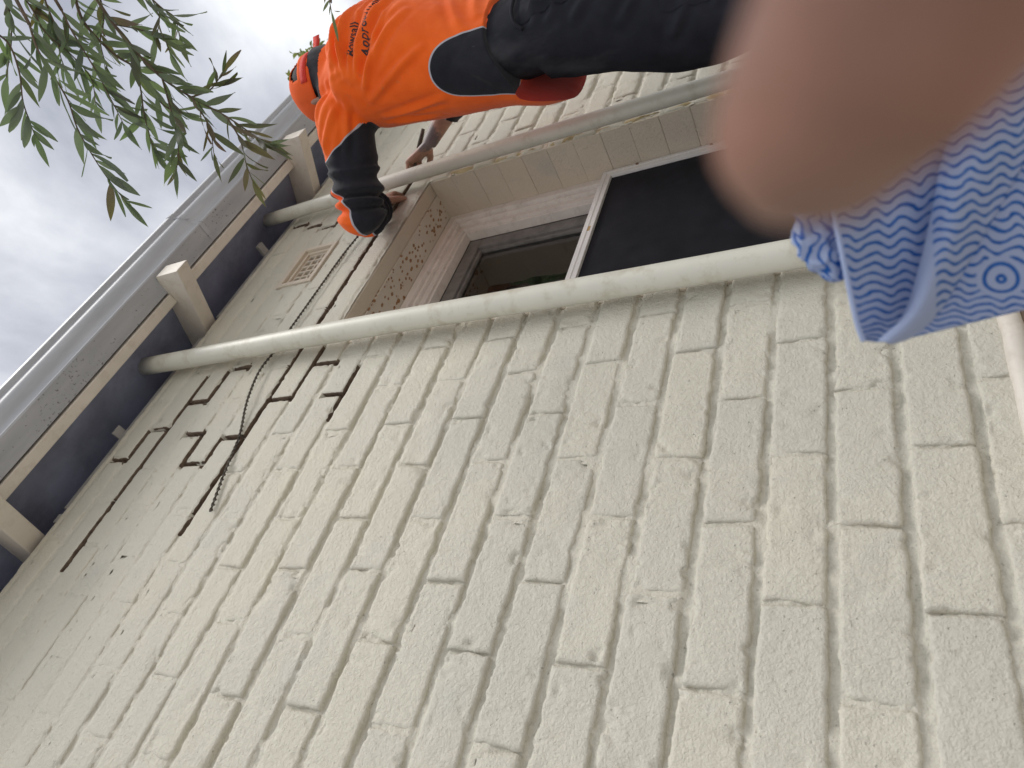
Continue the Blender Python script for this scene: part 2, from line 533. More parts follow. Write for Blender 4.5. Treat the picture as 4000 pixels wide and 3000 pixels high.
if rest_V:
    me = quad_mesh('far_bricks', np.vstack(rest_V), np.vstack(rest_Q))
    me.attributes.new('raw', 'FLOAT', 'POINT').data.foreach_set('value', np.concatenate(rest_F))
    o = obj('far_bricks', me, M_WALL, wall); o['kind'] = 'stuff'

# mortar: a heightfield behind the bricks, kept only where the joints show
def build_mortar():
    gx = np.arange(XL, XR, 0.0048); gz = np.arange(Z0 - (K0 + 1) * H, WALL_TOP + 0.001, 0.0030)
    X, Z = np.meshgrid(gx, gz)
    x = X.ravel(); z = Z.ravel()
    P = np.stack([x, np.zeros_like(x), z], 1)
    kf = (Z0 - z) / H                      # course coordinate: integer = top arris
    k = np.floor(kf).astype(int)           # course whose body spans [k, k+1)
    zin = (kf - k) * H                     # distance below this course's top arris
    bed = zin > H - BEDJ - 0.001           # joint beneath course k lies on course k+1's top
    keep = zin > H - BEDJ - 0.014
    keep |= zin < 0.014
    kb = np.where(zin > H / 2, k + 1, k)   # course whose top the nearest bed joint lies on
    headd = np.full(x.size, 9.0)
    for kc, xs in courses:
        m = np.where(k == kc)[0]
        if len(m):
            xa = np.array(xs); j = np.searchsorted(xa, x[m])
            d = np.minimum(np.abs(x[m] - xa[np.clip(j, 0, len(xa) - 1)]), np.abs(x[m] - xa[np.clip(j - 1, 0, len(xa) - 1)]))
            headd[m] = d
    keep |= headd < 0.017
    keep &= ~((x > WX0 - 0.001) & (x < WX1 + 0.001) & (z > WZ0) & (z < WZ1))
    keep &= ~((x > VX0 + 0.004) & (x < VX1 - 0.004) & (z > VZ0 + 0.004) & (z < VZ1 - 0.004))
    soft = sstep(2.35, 3.10, z)
    rec_bed = 0.0086 - 0.0054 * soft
    rec_head = 0.0052 - 0.0034 * soft
    nz = fbm(P, 22, 3, 5)
    y = np.where(bed, rec_bed, rec_head) + 0.0036 * nz * (1 - 0.7 * soft) + 0.0016 * fbm(P, 100, 3, 9) * (1 - 0.5 * soft)
    # places where mortar was smeared out level with the bricks
    sm = sstep(0.22, 0.60, fbm(P, 9, 3, 31)) * (1 - soft)
    y = y * (1 - 0.75 * sm) + 0.0015 * sm
    y = np.minimum(y, 0.0128)
    wob = 0.0034 * fbm(P, 45, 3, 61)
    for kk, a, b in CRACK_BED:
        zc = Z0 - kk * H + BEDJ / 2
        half = BEDJ / 2 + 0.005
        inside = (np.abs(z - zc) < half + np.maximum(wob, -0.0008)) & (x > a) & (x < b)
        y = np.where(inside, 0.026 + 0.004 * nz, y)
    for kk, hx in CRACK_HEAD:
        zt = Z0 - kk * H + BEDJ * 0.7; zb = Z0 - (kk + 1) * H + BEDJ * 0.2
        if (kk, hx) in ((-10, 0.905),): zt -= 0.018
        inside = (np.abs(x - hx - 0.004 * nz) < 0.0105) & (z > zb) & (z < zt)
        y = np.where(inside, 0.026 + 0.004 * nz, y)
    V = np.stack([x, y, z], 1)
    nX, nZ = len(gx), len(gz)
    idx = np.arange(nX * nZ).reshape(nZ, nX)
    kp = keep.reshape(nZ, nX)
    cell = kp[:-1, :-1] & kp[:-1, 1:] & kp[1:, 1:] & kp[1:, :-1]
    Q = np.stack([idx[:-1, :-1], idx[:-1, 1:], idx[1:, 1:], idx[1:, :-1]], -1)[cell]
    used = np.unique(Q); remap = np.zeros(nX * nZ, int); remap[used] = np.arange(len(used))
    return quad_mesh('mortar', V[used], remap[Q])
obj('mortar', build_mortar(), M_WALL, wall)

ZB = Z0 - (K0 + 1) * H
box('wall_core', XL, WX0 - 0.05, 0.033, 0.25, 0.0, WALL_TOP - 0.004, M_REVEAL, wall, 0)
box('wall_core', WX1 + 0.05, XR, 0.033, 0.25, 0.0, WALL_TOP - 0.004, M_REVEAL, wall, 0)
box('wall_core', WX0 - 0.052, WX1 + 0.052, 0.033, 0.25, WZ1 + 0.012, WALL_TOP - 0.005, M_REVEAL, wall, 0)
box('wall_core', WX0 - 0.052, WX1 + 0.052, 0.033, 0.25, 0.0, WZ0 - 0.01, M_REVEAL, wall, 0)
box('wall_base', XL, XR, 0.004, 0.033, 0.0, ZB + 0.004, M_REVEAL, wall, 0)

# the two brick returns of the opening, one block for each course
def jamb(x0, x1):
    zt = WZ1 - 0.002; i = 0
    while zt > WZ0:
        zb = max(zt - H, WZ0)
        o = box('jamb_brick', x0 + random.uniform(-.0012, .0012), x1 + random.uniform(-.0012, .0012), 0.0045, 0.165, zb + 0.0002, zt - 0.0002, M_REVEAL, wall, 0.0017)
        zt -= H; i += 1
jamb(WX1 - 0.001, WX1 + 0.049)
jamb(WX0 - 0.049, WX0 + 0.001)
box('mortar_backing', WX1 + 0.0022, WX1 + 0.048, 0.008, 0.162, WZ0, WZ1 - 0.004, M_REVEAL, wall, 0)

# rusting lintel: smooth outer strip and a spotted inner plate
def rust_spots():
    m, n, l, b = new_mat('rust_spotted_lintel')
    p = pos(n)
    base = noise_node(n, l, p, 6, 4)
    c = ramp(n, l, base.outputs['Fac'], [(0.35, (0.60, 0.54, 0.46)), (0.65, (0.66, 0.61, 0.53))])
    mp = n.new('ShaderNodeMapping'); mp.inputs['Scale'].default_value = (0.75, 1.0, 1.0); l.new(p, mp.inputs[0])
    vo = n.new('ShaderNodeTexVoronoi'); vo.inputs['Scale'].default_value = 60; l.new(mp.outputs[0], vo.inputs['Vector'])
    dist = noise_node(n, l, p, 120, 3)
    reg = noise_node(n, l, p, 11, 3)
    thr = math_node(n, l, 'MULTIPLY', reg.outputs['Fac'], 0.80)
    d2 = math_node(n, l, 'ADD', vo.outputs['Distance'], math_node(n, l, 'MULTIPLY', dist.outputs['Fac'], 0.35))
    spot = n.new('ShaderNodeMapRange'); spot.inputs[1].default_value = 0.02; spot.inputs[2].default_value = -0.06
    l.new(math_node(n, l, 'SUBTRACT', d2, math_node(n, l, 'ADD', thr, 0.08)), spot.inputs[0])
    rr = noise_node(n, l, p, 150, 3)
    rc = ramp(n, l, rr.outputs['Fac'], [(0.35, (0.22, 0.10, 0.04)), (0.65, (0.42, 0.25, 0.11))])
    l.new(mixc(n, l, spot.outputs[0], c.outputs[0], rc.outputs[0]), b.inputs['Base Color'])
    b.inputs['Roughness'].default_value = 0.65
    bump(n, l, b, spot.outputs[0], 0.5, 0.0015)
    return m
lint = thing('lintel', 'painted window lintel underside with brown rust spots', 'lintel', (1.53, 0.08, 2.83))
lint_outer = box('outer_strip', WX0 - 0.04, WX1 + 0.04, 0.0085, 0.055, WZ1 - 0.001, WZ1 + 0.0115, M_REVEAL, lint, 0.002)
box('spotted_plate', WX0 - 0.035, WX1 + 0.035, 0.056, 0.166, WZ1 - 0.006, WZ1 + 0.011, rust_spots(), lint, 0.0015)

# ledge at the foot of the picture
ledge = thing('ledge', 'thin cream ledge with a dark brown board below the wall bricks', 'ledge', (0.9, -0.02, 1.31))
def ledge_mesh():
    n = 260; V = []; Q = []
    prof = [(0.012, 1.330), (-0.004, 1.331), (-0.014, 1.327), (-0.0175, 1.319), (-0.0165, 1.309), (-0.010, 1.303), (0.012, 1.302)]
    xs = np.linspace(XL, XR, n)
    for x in xs:
        j = 0.0018 * vnoise(np.array([[x, 0, 0]]), 30, 4)[0]
        for (y, z) in prof: V.append((x, y + j, z + j * 0.6))
    m = len(prof)
    for i in range(n - 1):
        for k in range(m - 1): Q.append((i * m + k, i * m + k + 1, (i + 1) * m + k + 1, (i + 1) * m + k))
    return quad_mesh('ledge_nosing', V, Q)
obj('nosing', ledge_mesh(), M_TRIM, ledge)
box('brown_board', XL, XR, -0.0065, 0.0035, 1.15, 1.3025, simple('board_dark_brown', (0.22, 0.16, 0.11), 0.8, 0.3, 12, 70, 0.5, 0.002), ledge, 0.001)  # plain dark brown below the cream nosing

# ------------------------------------------------------------------ eaves
eave = thing('roof_eave', 'dark boarded roof eave above the painted brick wall', 'eave', (1.5, -0.1, 3.5))
SL = 0.49
def slope_z(y, z_at0): return z_at0 + SL * y
def sheared_box(name, x0, x1, y0, y1, zb, zt, mat, parent, bev=0.003):
    """board following the roof pitch: bottom zb and top zt are heights at the wall face"""
    bm = box_data(x0, x1, y0, y1, zb, zt, bev)
    for v in bm.verts: v.co.z += SL * v.co.y
    return obj(name, bm_mesh(name, bm), mat, parent)
sheared_box('eave_lining', XL, XR, -0.166, 0.60, 3.621, 3.640, M_SOFFIT, eave, 0)
sheared_box('roof_sheet', XL, XR, -0.210, 4.0, 3.646, 3.664, M_ROOF, eave, 0)
for i, x in enumerate((-0.392, 0.435, 1.290, 2.107, 2.930, 3.75)):
    r = sheared_box('rafter', x, x + 0.057, -0.236, 0.55, 3.510, 3.6205, M_TRIM, eave, 0.004)
    for v in r.data.vertices:                       # plumb-cut end
        if v.co.y < -0.22: v.co.y = min(v.co.y, -0.2345)
rx = [-0.95, -0.392, 0.435, 1.290, 2.107, 2.930, 3.75, 3.9]
for a, b in zip(rx[:-1], rx[1:]):
    box('fascia_batten', a + (0.058 if a > -0.9 else 0), b - 0.001, -0.165, -0.130, 3.512, 3.555, M_TRIM, eave, 0.003)
# weathered plate on the wall head, in lengths with gaps
for a, b in ((-0.95, 0.30), (0.535, 0.562), (0.58, 1.27), (1.37, 2.08), (2.19, 3.9)):
    box('wall_plate', a, b, 0.012, 0.10, WALL_TOP - 0.003, WALL_TOP + 0.030, M_PLATE, eave, 0.002)
box('packer', 0.83, 0.862, -0.012, 0.05, WALL_TOP + 0.031, WALL_TOP + 0.039, M_PLATE, eave, 0.001)
box('packer', 1.72, 1.75, -0.030, 0.05, WALL_TOP + 0.031, WALL_TOP + 0.045, M_PLATE, eave, 0.001)
box('beam_fill', XL, XR, 0.10, 0.20, WALL_TOP - 0.002, 3.70, M_SOFFIT, eave, 0)

# gutter
def gutter_metal(name, spots):
    m, n, l, b = new_mat(name)
    p = pos(n)
    mp = n.new('ShaderNodeMapping'); mp.inputs['Scale'].default_value = (0.18, 1, 1); l.new(p, mp.inputs[0])
    t = noise_node(n, l, mp.outputs[0], 26, 5)
    c = ramp(n, l, t.outputs['Fac'], [(0.3, (0.36, 0.375, 0.41)), (0.7, (0.45, 0.465, 0.50))]).outputs[0]
    if spots:
        vo = noise_node(n, l, p, 95, 4, 0.6)
        reg = noise_node(n, l, p, 4, 2)
        d = math_node(n, l, 'ADD', vo.outputs['Fac'], math_node(n, l, 'MULTIPLY', reg.outputs['Fac'], 0.30))
        k = n.new('ShaderNodeMapRange'); k.inputs[1].default_value = 0.775; k.inputs[2].default_value = 0.86; l.new(d, k.inputs[0])
        c = mixc(n, l, math_node(n, l, 'MULTIPLY', k.outputs[0], 0.75), c, (0.055, 0.05, 0.055))
    l.new(c, b.inputs['Base Color'])
    b.inputs['Metallic'].default_value = 0.0 if spots else 0.05
    b.inputs['Roughness'].default_value = 0.6 if spots else 0.42
    t3 = noise_node(n, l, mp.outputs[0], 30, 3)
    bump(n, l, b, t3.outputs['Fac'], 0.12, 0.002)
    return m
M_GUT = gutter_metal('gutter_front', False)
M_GUTB = gutter_metal('gutter_base', True)
gut = thing('gutter', 'grey metal eaves gutter with moulded front and speckled underside', 'gutter', (1.5, -0.24, 3.51))
def extrude_x(name, prof, xs, smooth=True):
    V = []; Q = []; m = len(prof)
    for x in xs:
        for (y, z) in prof: V.append((x, y, z))
    for i in range(len(xs) - 1):
        for k in range(m - 1): Q.append((i * m + k, (i + 1) * m + k, (i + 1) * m + k + 1, i * m + k + 1))
    return quad_mesh(name, V, Q, smooth)
GX = list(np.linspace(XL, 4.6, 60))
ob = obj('gutter_base', extrude_x('gutter_base', [(-0.172, 3.62), (-0.172, 3.517), (-0.2435, 3.513)], GX, False), M_GUTB, gut)
def cr2(pts, n=8): return [tuple(q) for q in catmull(pts, n)]
fp = [(-0.2437, 3.5128), (-0.2475, 3.5140), (-0.2490, 3.5185), (-0.2470, 3.5215)] + cr2([(-0.2480, 3.524), (-0.2560, 3.540), (-0.2740, 3.556), (-0.2865, 3.575), (-0.2880, 3.598)], 7) \
    + [(-0.2885, 3.604), (-0.2985, 3.606), (-0.3010, 3.611), (-0.3005, 3.628), (-0.2970, 3.6315), (-0.2930, 3.630), (-0.2925, 3.622)]
obj('gutter_front', extrude_x('gutter_front', fp, GX), M_GUT, gut)
cy = sum(p[0] for p in fp) / len(fp); cz = sum(p[1] for p in fp) / len(fp)
for jx in (1.56, 3.30):
    big = [(cy + (p[0] - cy) * 1.012 - 0.0012, cz + (p[1] - cz) * 1.012) for p in fp[:-2]]
    obj('joint_strap', extrude_x('joint_strap', [(-0.174, 3.5155), (-0.2435, 3.5115)] + big, [jx, jx + 0.006, jx + 0.012, jx + 0.02]), M_GUTB, gut)

# ------------------------------------------------------------------ drain pipes
PX1, PX2 = 1.090, 1.891
def drain_pipe(label, x, y, r, z0, z1, collars):
    t = thing('drain_pipe', label, 'pipe', (x, y, 0.0), 'cream painted pipes on the wall')
    pts = [(x + 0.002 * math.sin(z * 3.1), y + 0.0015 * math.sin(z * 4), z) for z in np.linspace(z0, z1, 40)]
    tube('pipe', pts, [r] * len(pts), M_PIPE, t, 40)
    for zc in collars:
        prof = [(zc - 0.055, r + 0.0005), (zc - 0.053, r + 0.0036), (zc + 0.05, r + 0.0036), (zc + 0.054, r + 0.0005)]
        tube('collar', [(x, y, p[0]) for p in prof], [p[1] for p in prof], M_PIPE, t, 40)
    for zc in (0.9, 2.36):
        if zc < 2: box('bracket', x - r - 0.012, x + r + 0.012, y + r * 0.4, 0.0, zc - 0.012, zc + 0.012, M_PIPE, t, 0.003)
    return t
drain_pipe('thick cream drain pipe crossing in front of the left edge of the window', PX1, -0.045, 0.0285, 0.0, 3.60, (0.6,))
drain_pipe('cream drain pipe behind the man, at the right edge of the window', PX2, -0.045, 0.0245, 0.0, 3.60, (0.6,))

# old sealant along the left edge; the right strip paints a yellowish-lit gap
def sealant(label, x, y, zs, w, seed):
    n = 90; V = []; Q = []
    for i, z in enumerate(np.linspace(zs[0], zs[1], n)):
        j = fbm(np.array([[x, 0, z]]), 26, 3, seed)[0]; j2 = fbm(np.array([[x, 2, z]]), 40, 2, seed)[0]
        ww = max(0.0008, w * (0.55 + 0.65 * j)); d = max(0.001, 0.006 + 0.006 * j2)
        for a in (0, 45, 90, 135, 180):
            V.append((x + ww * math.cos(math.radians(a)), y + 0.004 - d * math.sin(math.radians(a)), z))
    for i in range(n - 1):
        for k in range(4): Q.append((i * 5 + k, i * 5 + k + 1, (i + 1) * 5 + k + 1, (i + 1) * 5 + k))
    o = obj('sealant', quad_mesh('sealant', V, Q), M_SEALANT_GAP)
    tag(o, label, 'sealant', 'strips of old sealant')
    return o
sealant('ragged yellowed sealant strip along the left edge of the window', WX0 - 0.012, 0.002, (1.46, 2.80), 0.014, 3)
sealant('ragged yellow strip painting the yellowish-lit gap along the right edge of the window', WX1 + 0.016, 0.002, (1.46, 2.74), 0.012, 8)  # yellowish light in the gap, put into a coloured strip

# ------------------------------------------------------------------ air vent
vent = thing('air_vent', 'cream air vent with a grid of square holes in a stepped frame', 'vent', (1.55, 0.0, 3.18))
def frame_boxes(name, x0, x1, z0, z1, w, y0, y1, mat, parent, bev=0.001):
    bm = bmesh.new()
    for (a, b, c, d) in ((x0, x1, z1 - w, z1), (x0, x1, z0, z0 + w), (x0, x0 + w, z0 + w, z1 - w), (x1 - w, x1, z0 + w, z1 - w)):
        t = box_data(a, b, y0, y1, c, d, bev)
        me = bpy.data.meshes.new('t'); t.to_mesh(me); t.free(); bm.from_mesh(me); bpy.data.meshes.remove(me)
    return obj(name, bm_mesh(name, bm), mat, parent)
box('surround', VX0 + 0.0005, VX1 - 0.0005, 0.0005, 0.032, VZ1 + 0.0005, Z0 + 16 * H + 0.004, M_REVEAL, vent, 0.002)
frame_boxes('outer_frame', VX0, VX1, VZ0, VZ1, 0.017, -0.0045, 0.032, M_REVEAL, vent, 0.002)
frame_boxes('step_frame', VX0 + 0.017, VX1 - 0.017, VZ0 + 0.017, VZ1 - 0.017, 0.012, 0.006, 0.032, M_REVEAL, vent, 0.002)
gx0, gx1, gz0, gz1 = VX0 + 0.029, VX1 - 0.029, VZ0 + 0.029, VZ1 - 0.029
for i in range(6):
    x = gx0 + (gx1 - gx0 - 0.007) * i / 5
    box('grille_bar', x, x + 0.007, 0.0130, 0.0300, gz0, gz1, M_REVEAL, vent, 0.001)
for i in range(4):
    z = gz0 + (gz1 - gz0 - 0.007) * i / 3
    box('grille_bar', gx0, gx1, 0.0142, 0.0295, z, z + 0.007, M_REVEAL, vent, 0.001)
box('vent_back', gx0, gx1, 0.0310, 0.0325, gz0, gz1, simple('vent_dark', (0.30, 0.25, 0.19), 0.9, 0.3, 30), vent, 0)

# ------------------------------------------------------------------ window
win = thing('window', 'timber sash window with pale chalky paint behind the drain pipe', 'window', (1.53, 0.15, 1.44))
fx0, fx1, fz0, fz1 = WX0 + 0.001, WX1 - 0.001, WZ0 + 0.001, WZ1 - 0.0075
frame_boxes('outer_frame', fx0, fx1, fz0, fz1, 0.030, 0.150, 0.20, M_FRAME, win, 0.003)
frame_boxes('frame_bead', fx0 + 0.030, fx1 - 0.030, fz0 + 0.03, fz1 - 0.030, 0.012, 0.163, 0.20, M_FRAME, win, 0.003)
frame_boxes('inner_frame', fx0 + 0.042, fx1 - 0.042, fz0 + 0.042, fz1 - 0.042, 0.022, 0.176, 0.215, M_FRAME, win, 0.002)
frame_boxes('stop_bead', fx0 + 0.064, fx1 - 0.064, fz0 + 0.064, fz1 - 0.064, 0.010, 0.186, 0.222, M_FRAME, win, 0.002)
sx0, sx1, sz1 = fx0 + 0.074, fx1 - 0.074, fz1 - 0.074
sash = frame_boxes('upper_sash', sx0, sx1, 2.06, sz1, 0.048, 0.222, 0.26, M_SASH, win, 0.003)
frame_boxes('sash_bead', sx0 + 0.048, sx1 - 0.048, 2.108, sz1 - 0.048, 0.012, 0.232, 0.262, M_SASH, sash, 0.002)
frame_boxes('lower_sash', sx0, sx1, fz0 + 0.074, 2.055, 0.05, 0.265, 0.30, M_SASH, win, 0.003)

def glass_mat():
    m, n, l, b = new_mat('window_glass')
    n.remove(b)
    out = [q for q in n if q.type == 'OUTPUT_MATERIAL'][0]
    gl = n.new('ShaderNodeBsdfGlossy'); gl.inputs['Roughness'].default_value = 0.015
    tr = n.new('ShaderNodeBsdfTransparent'); tr.inputs[0].default_value = (0.75, 0.78, 0.76, 1)
    fr = n.new('ShaderNodeFresnel'); fr.inputs[0].default_value = 1.52
    mx = n.new('ShaderNodeMixShader')
    # slightly wavy old glass
    p = pos(n); t = noise_node(n, l, p, 7, 2)
    bp = n.new('ShaderNodeBump'); bp.inputs['Strength'].default_value = 0.12; bp.inputs['Distance'].default_value = 0.01
    l.new(t.outputs['Fac'], bp.inputs['Height']); l.new(bp.outputs[0], gl.inputs['Normal'])
    k = math_node(n, l, 'MULTIPLY', fr.outputs[0], 2.0)
    l.new(k, mx.inputs[0]); l.new(tr.outputs[0], mx.inputs[1]); l.new(gl.outputs[0], mx.inputs[2])
    # dust
    df = n.new('ShaderNodeBsdfDiffuse'); df.inputs[0].default_value = (0.25, 0.23, 0.20, 1)
    dn = noise_node(n, l, p, 130, 4, 0.7)
    dr = ramp(n, l, dn.outputs['Fac'], [(0.55, (0.0, 0.0, 0.0)), (0.75, (0.16, 0.16, 0.16))])
    m2 = n.new('ShaderNodeMixShader')
    l.new(dr.outputs[0], m2.inputs[0]); l.new(mx.outputs[0], m2.inputs[1]); l.new(df.outputs[0], m2.inputs[2])
    l.new(m2.outputs[0], out.inputs[0])
    return m
M_GLASS = glass_mat()
box('pane', sx0 + 0.06, sx1 - 0.06, 0.243, 0.247, 2.12, sz1 - 0.06, M_GLASS, sash, 0)
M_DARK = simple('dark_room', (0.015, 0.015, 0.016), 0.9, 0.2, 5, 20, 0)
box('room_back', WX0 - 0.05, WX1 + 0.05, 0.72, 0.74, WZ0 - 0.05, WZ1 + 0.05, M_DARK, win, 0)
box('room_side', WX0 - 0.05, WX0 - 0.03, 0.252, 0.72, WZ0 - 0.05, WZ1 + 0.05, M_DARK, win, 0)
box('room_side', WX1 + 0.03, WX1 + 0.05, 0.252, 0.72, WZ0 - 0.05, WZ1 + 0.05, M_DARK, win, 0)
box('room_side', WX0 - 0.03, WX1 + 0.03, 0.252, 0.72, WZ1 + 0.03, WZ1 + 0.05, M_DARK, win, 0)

def mesh_weave():
    m, n, l, b = new_mat('fly_mesh')
    p = pos(n)
    sep = n.new('ShaderNodeSeparateXYZ'); l.new(p, sep.inputs[0])
    a = math_node(n, l, 'SINE', math_node(n, l, 'MULTIPLY', sep.outputs[0], 1900.0))
    c = math_node(n, l, 'SINE', math_node(n, l, 'MULTIPLY', sep.outputs[2], 1900.0))
    h = math_node(n, l, 'MULTIPLY', a, c)
    t = noise_node(n, l, p, 12, 4)
    r = ramp(n, l, t.outputs['Fac'], [(0.3, (0.010, 0.010, 0.014)), (0.7, (0.020, 0.020, 0.027))])
    sp = noise_node(n, l, p, 90, 2)
    sr = ramp(n, l, sp.outputs['Fac'], [(0.80, (0, 0, 0)), (0.83, (0.35, 0.35, 0.35))])
    l.new(mixc(n, l, sr.outputs[0], r.outputs[0], (0.3, 0.3, 0.3)), b.inputs['Base Color'])
    b.inputs['Roughness'].default_value = 0.75
    b.inputs['Specular IOR Level'].default_value = 0.2
    bump(n, l, b, h, 0.3, 0.0006)
    return m
scr = thing('fly_screen', 'black fly screen in a pale aluminium frame over the lower window', 'screen', (1.53, 0.13, 1.46))
szt = 2.224
frame_boxes('screen_frame', fx0 + 0.006, fx1 - 0.006, fz0 + 0.01, szt, 0.032, 0.128, 0.1485, M_ALU, scr, 0.0015)
frame_boxes('frame_ridge', fx0 + 0.018, fx1 - 0.018, fz0 + 0.02, szt - 0.012, 0.0045, 0.1262, 0.1282, M_ALU, scr, 0.0008)
box('mesh', fx0 + 0.037, fx1 - 0.037, 0.138, 0.1395, fz0 + 0.04, szt - 0.031, mesh_weave(), scr, 0)
for z in (2.11, 1.885, 1.66):
    V, F = tube_data([(fx1 - 0.0145, 0.1245, z), (fx1 - 0.0145, 0.129, z)], [0.0042, 0.0046], 12)
    obj('screw', make_mesh('screw', V, F), M_RUST, scr)
box('sticker', 1.585, 1.607, 0.1275, 0.1284, szt - 0.024, szt - 0.013, simple('faded_sticker', (0.55, 0.36, 0.16), 0.6, 0.1), scr, 0)

# ------------------------------------------------------------------ helical bar
def helix_bar():
    path = catmull([(0.560, -0.006, 2.858), (0.641, -0.007, 2.887), (0.708, -0.006, 2.910), (0.792, -0.004, 2.940), (0.899, -0.014, 2.985),
                    (1.011, -0.016, 3.019), (1.099, -0.012, 3.020), (1.205, -0.010, 3.022), (1.361, -0.010, 3.018), (1.547, -0.010, 3.012), (1.70, -0.012, 2.985), (1.80, -0.014, 2.955)], 60)
    fr = frames(path); V = []; Q = []; s = 0.0
    for i, (c, t, n, b) in enumerate(fr):
        if i: s += (fr[i][0] - fr[i - 1][0]).length
        a = 2 * math.pi * s / 0.030
        d = n * math.cos(a) + b * math.sin(a); e = -n * math.sin(a) + b * math.cos(a)
        for (u, w) in ((0.0043, 0.0006), (0.0011, 0.0014), (-0.0011, 0.0014), (-0.0043, 0.0006), (-0.0043, -0.0006), (-0.0011, -0.0014), (0.0011, -0.0014), (0.0043, -0.0006)):
            V.append(c + d * u + e * w)
    for i in range(len(fr) - 1):
        for k in range(8):
            Q.append((i * 8 + k, i * 8 + (k + 1) % 8, (i + 1) * 8 + (k + 1) % 8, (i + 1) * 8 + k))
    return quad_mesh('helical_bar', V, Q, False)
tag(obj('helical_bar', helix_bar(), M_STEEL), 'long twisted steel bar hanging loosely along the raked crack', 'bar')

# ------------------------------------------------------------------ the man at the wall
def ellipsoid(c, r, seg=16, rings=10):
    c = Vector(c); V = []; F = []
    for i in range(1, rings):
        a = math.pi * i / rings
        for k in range(seg):
            b = 2 * math.pi * k / seg
            V.append((c.x + r[0] * math.sin(a) * math.cos(b), c.y + r[1] * math.sin(a) * math.sin(b), c.z + r[2] * math.cos(a)))
    for i in range(rings - 2):
        for k in range(seg):
            k2 = (k + 1) % seg
            F.append((i * seg + k, (i + 1) * seg + k, (i + 1) * seg + k2, i * seg + k2))
    F.append(tuple(range(seg))); F.append(tuple((rings - 2) * seg + k for k in range(seg - 1, -1, -1)))
    return V, F

def smooth_tube(keys, n=6, seg=24):
    """keys: (x, y, z, ra, rb)"""
    P = catmull(keys, n)
    return tube_data([p[:3] for p in P], [(max(p[3], 1e-3), max(p[4], 1e-3)) for p in P], seg)

def hand_parts(M, mat, curls, spread=0.0, thumb=(0.9, 0.5, 0.4), size=1.0):
    """adds palm, four fingers and thumb. local: x to the thumb side, y along the fingers, z out of the back of the hand"""
    def put(V, F): M.add([mat @ (Vector(v) * size) for v in V], F)
    put(*smooth_tube([(0, -0.045, 0.0, 0.016, 0.026), (0, -0.01, 0.001, 0.017, 0.027), (0.002, 0.03, 0.001, 0.0155, 0.036), (0.001, 0.07, 0.002, 0.0145, 0.041), (0.0, 0.093, 0.001, 0.011, 0.039)], 4, 16))
    lens = ((0.044, 0.027, 0.023), (0.048, 0.030, 0.024), (0.044, 0.028, 0.024), (0.034, 0.021, 0.020))
    for f in range(4):
        bx = 0.031 - 0.0205 * f
        p = Vector((bx, 0.088 - 0.004 * abs(f - 1.2), 0.001)); pts = [p - Vector((0, 0.014, 0)), p]
        ang = 0.0; sx = (1.3 - f) * spread
        rad = (0.0092, 0.0095, 0.0090, 0.0078)[f]
        R = [rad, rad]
        for j in range(3):
            ang += curls[f][j]
            d = Vector((math.sin(sx) * math.cos(ang), math.cos(sx) * math.cos(ang), -math.sin(ang)))
            q = pts[-1] + d * lens[f][j]
            pts.append(pts[-1] + d * lens[f][j] * 0.5); R.append(rad * (0.96 - 0.07 * j))
            pts.append(q); R.append(rad * (1.0 - 0.08 * j) if j < 2 else rad * 0.62)
        put(*tube_data(pts, R, 12))
        put(*ellipsoid(pts[-1] - (pts[-1] - pts[-2]).normalized() * 0.001, (rad * 0.66,) * 3, 10, 6))
    a0, a1, a2 = thumb
    p = Vector((0.022, 0.004, -0.004)); pts = [p]; R = [0.015]
    d = Vector((math.sin(a0), math.cos(a0), -0.35)).normalized()
    for j, (ln, rr) in enumerate(((0.044, 0.0125), (0.032, 0.0105), (0.026, 0.0075))):
        if j: d = (d + Vector((-0.55 * (a1, a2)[j - 1], 0.45, -0.55 * (a1, a2)[j - 1]))).normalized()
        pts.append(pts[-1] + d * ln); R.append(rr)
    put(*tube_data(pts, R, 12)); put(*ellipsoid(pts[-1], (0.0075,) * 3, 10, 6))

def basis(origin, along, back):
    y = Vector(along).normalized(); z = Vector(back); z = (z - y * z.dot(y)).normalized(); x = y.cross(z)
    return Matrix(((x.x, y.x, z.x, origin[0]), (x.y, y.y, z.y, origin[1]), (x.z, y.z, z.z, origin[2]), (0, 0, 0, 1)))

def skin_mat(name, col, tattoo=None, mottle=28):
    m, n, l, b = new_mat(name)
    p = pos(n)
    t = noise_node(n, l, p, mottle, 5)
    c = ramp(n, l, t.outputs['Fac'], [(0.3, tuple(x * 0.72 for x in col)), (0.7, tuple(min(1, x * 1.15) for x in col))]).outputs[0]
    if tattoo:
        vd = n.new('ShaderNodeVectorMath'); vd.operation = 'DISTANCE'; vd.inputs[1].default_value = tattoo[0]
        l.new(p, vd.inputs[0])
        tn = noise_node(n, l, p, 75, 4, 0.7)
        d = math_node(n, l, 'ADD', math_node(n, l, 'DIVIDE', vd.outputs['Value'], tattoo[1]), math_node(n, l, 'MULTIPLY', tn.outputs['Fac'], 1.1))
        k = n.new('ShaderNodeMapRange'); k.inputs[1].default_value = 1.45; k.inputs[2].default_value = 1.15; k.inputs[4].default_value = 0.8
        l.new(d, k.inputs[0])
        c = mixc(n, l, k.outputs[0], c, (0.09, 0.09, 0.11))
    l.new(c, b.inputs['Base Color'])
    b.inputs['Roughness'].default_value = 0.5
    b.inputs['Subsurface Weight'].default_value = 0.08
    b.inputs['Subsurface Radius'].default_value = (0.01, 0.004, 0.002)
    t2 = noise_node(n, l, p, 420, 3)
    bump(n, l, b, t2.outputs['Fac'], 0.25, 0.0006)
    return m

man = thing('person', 'man in orange and navy work shirt, dark trousers and orange cap working at the wall', 'person', (1.80, -0.34, 1.28))

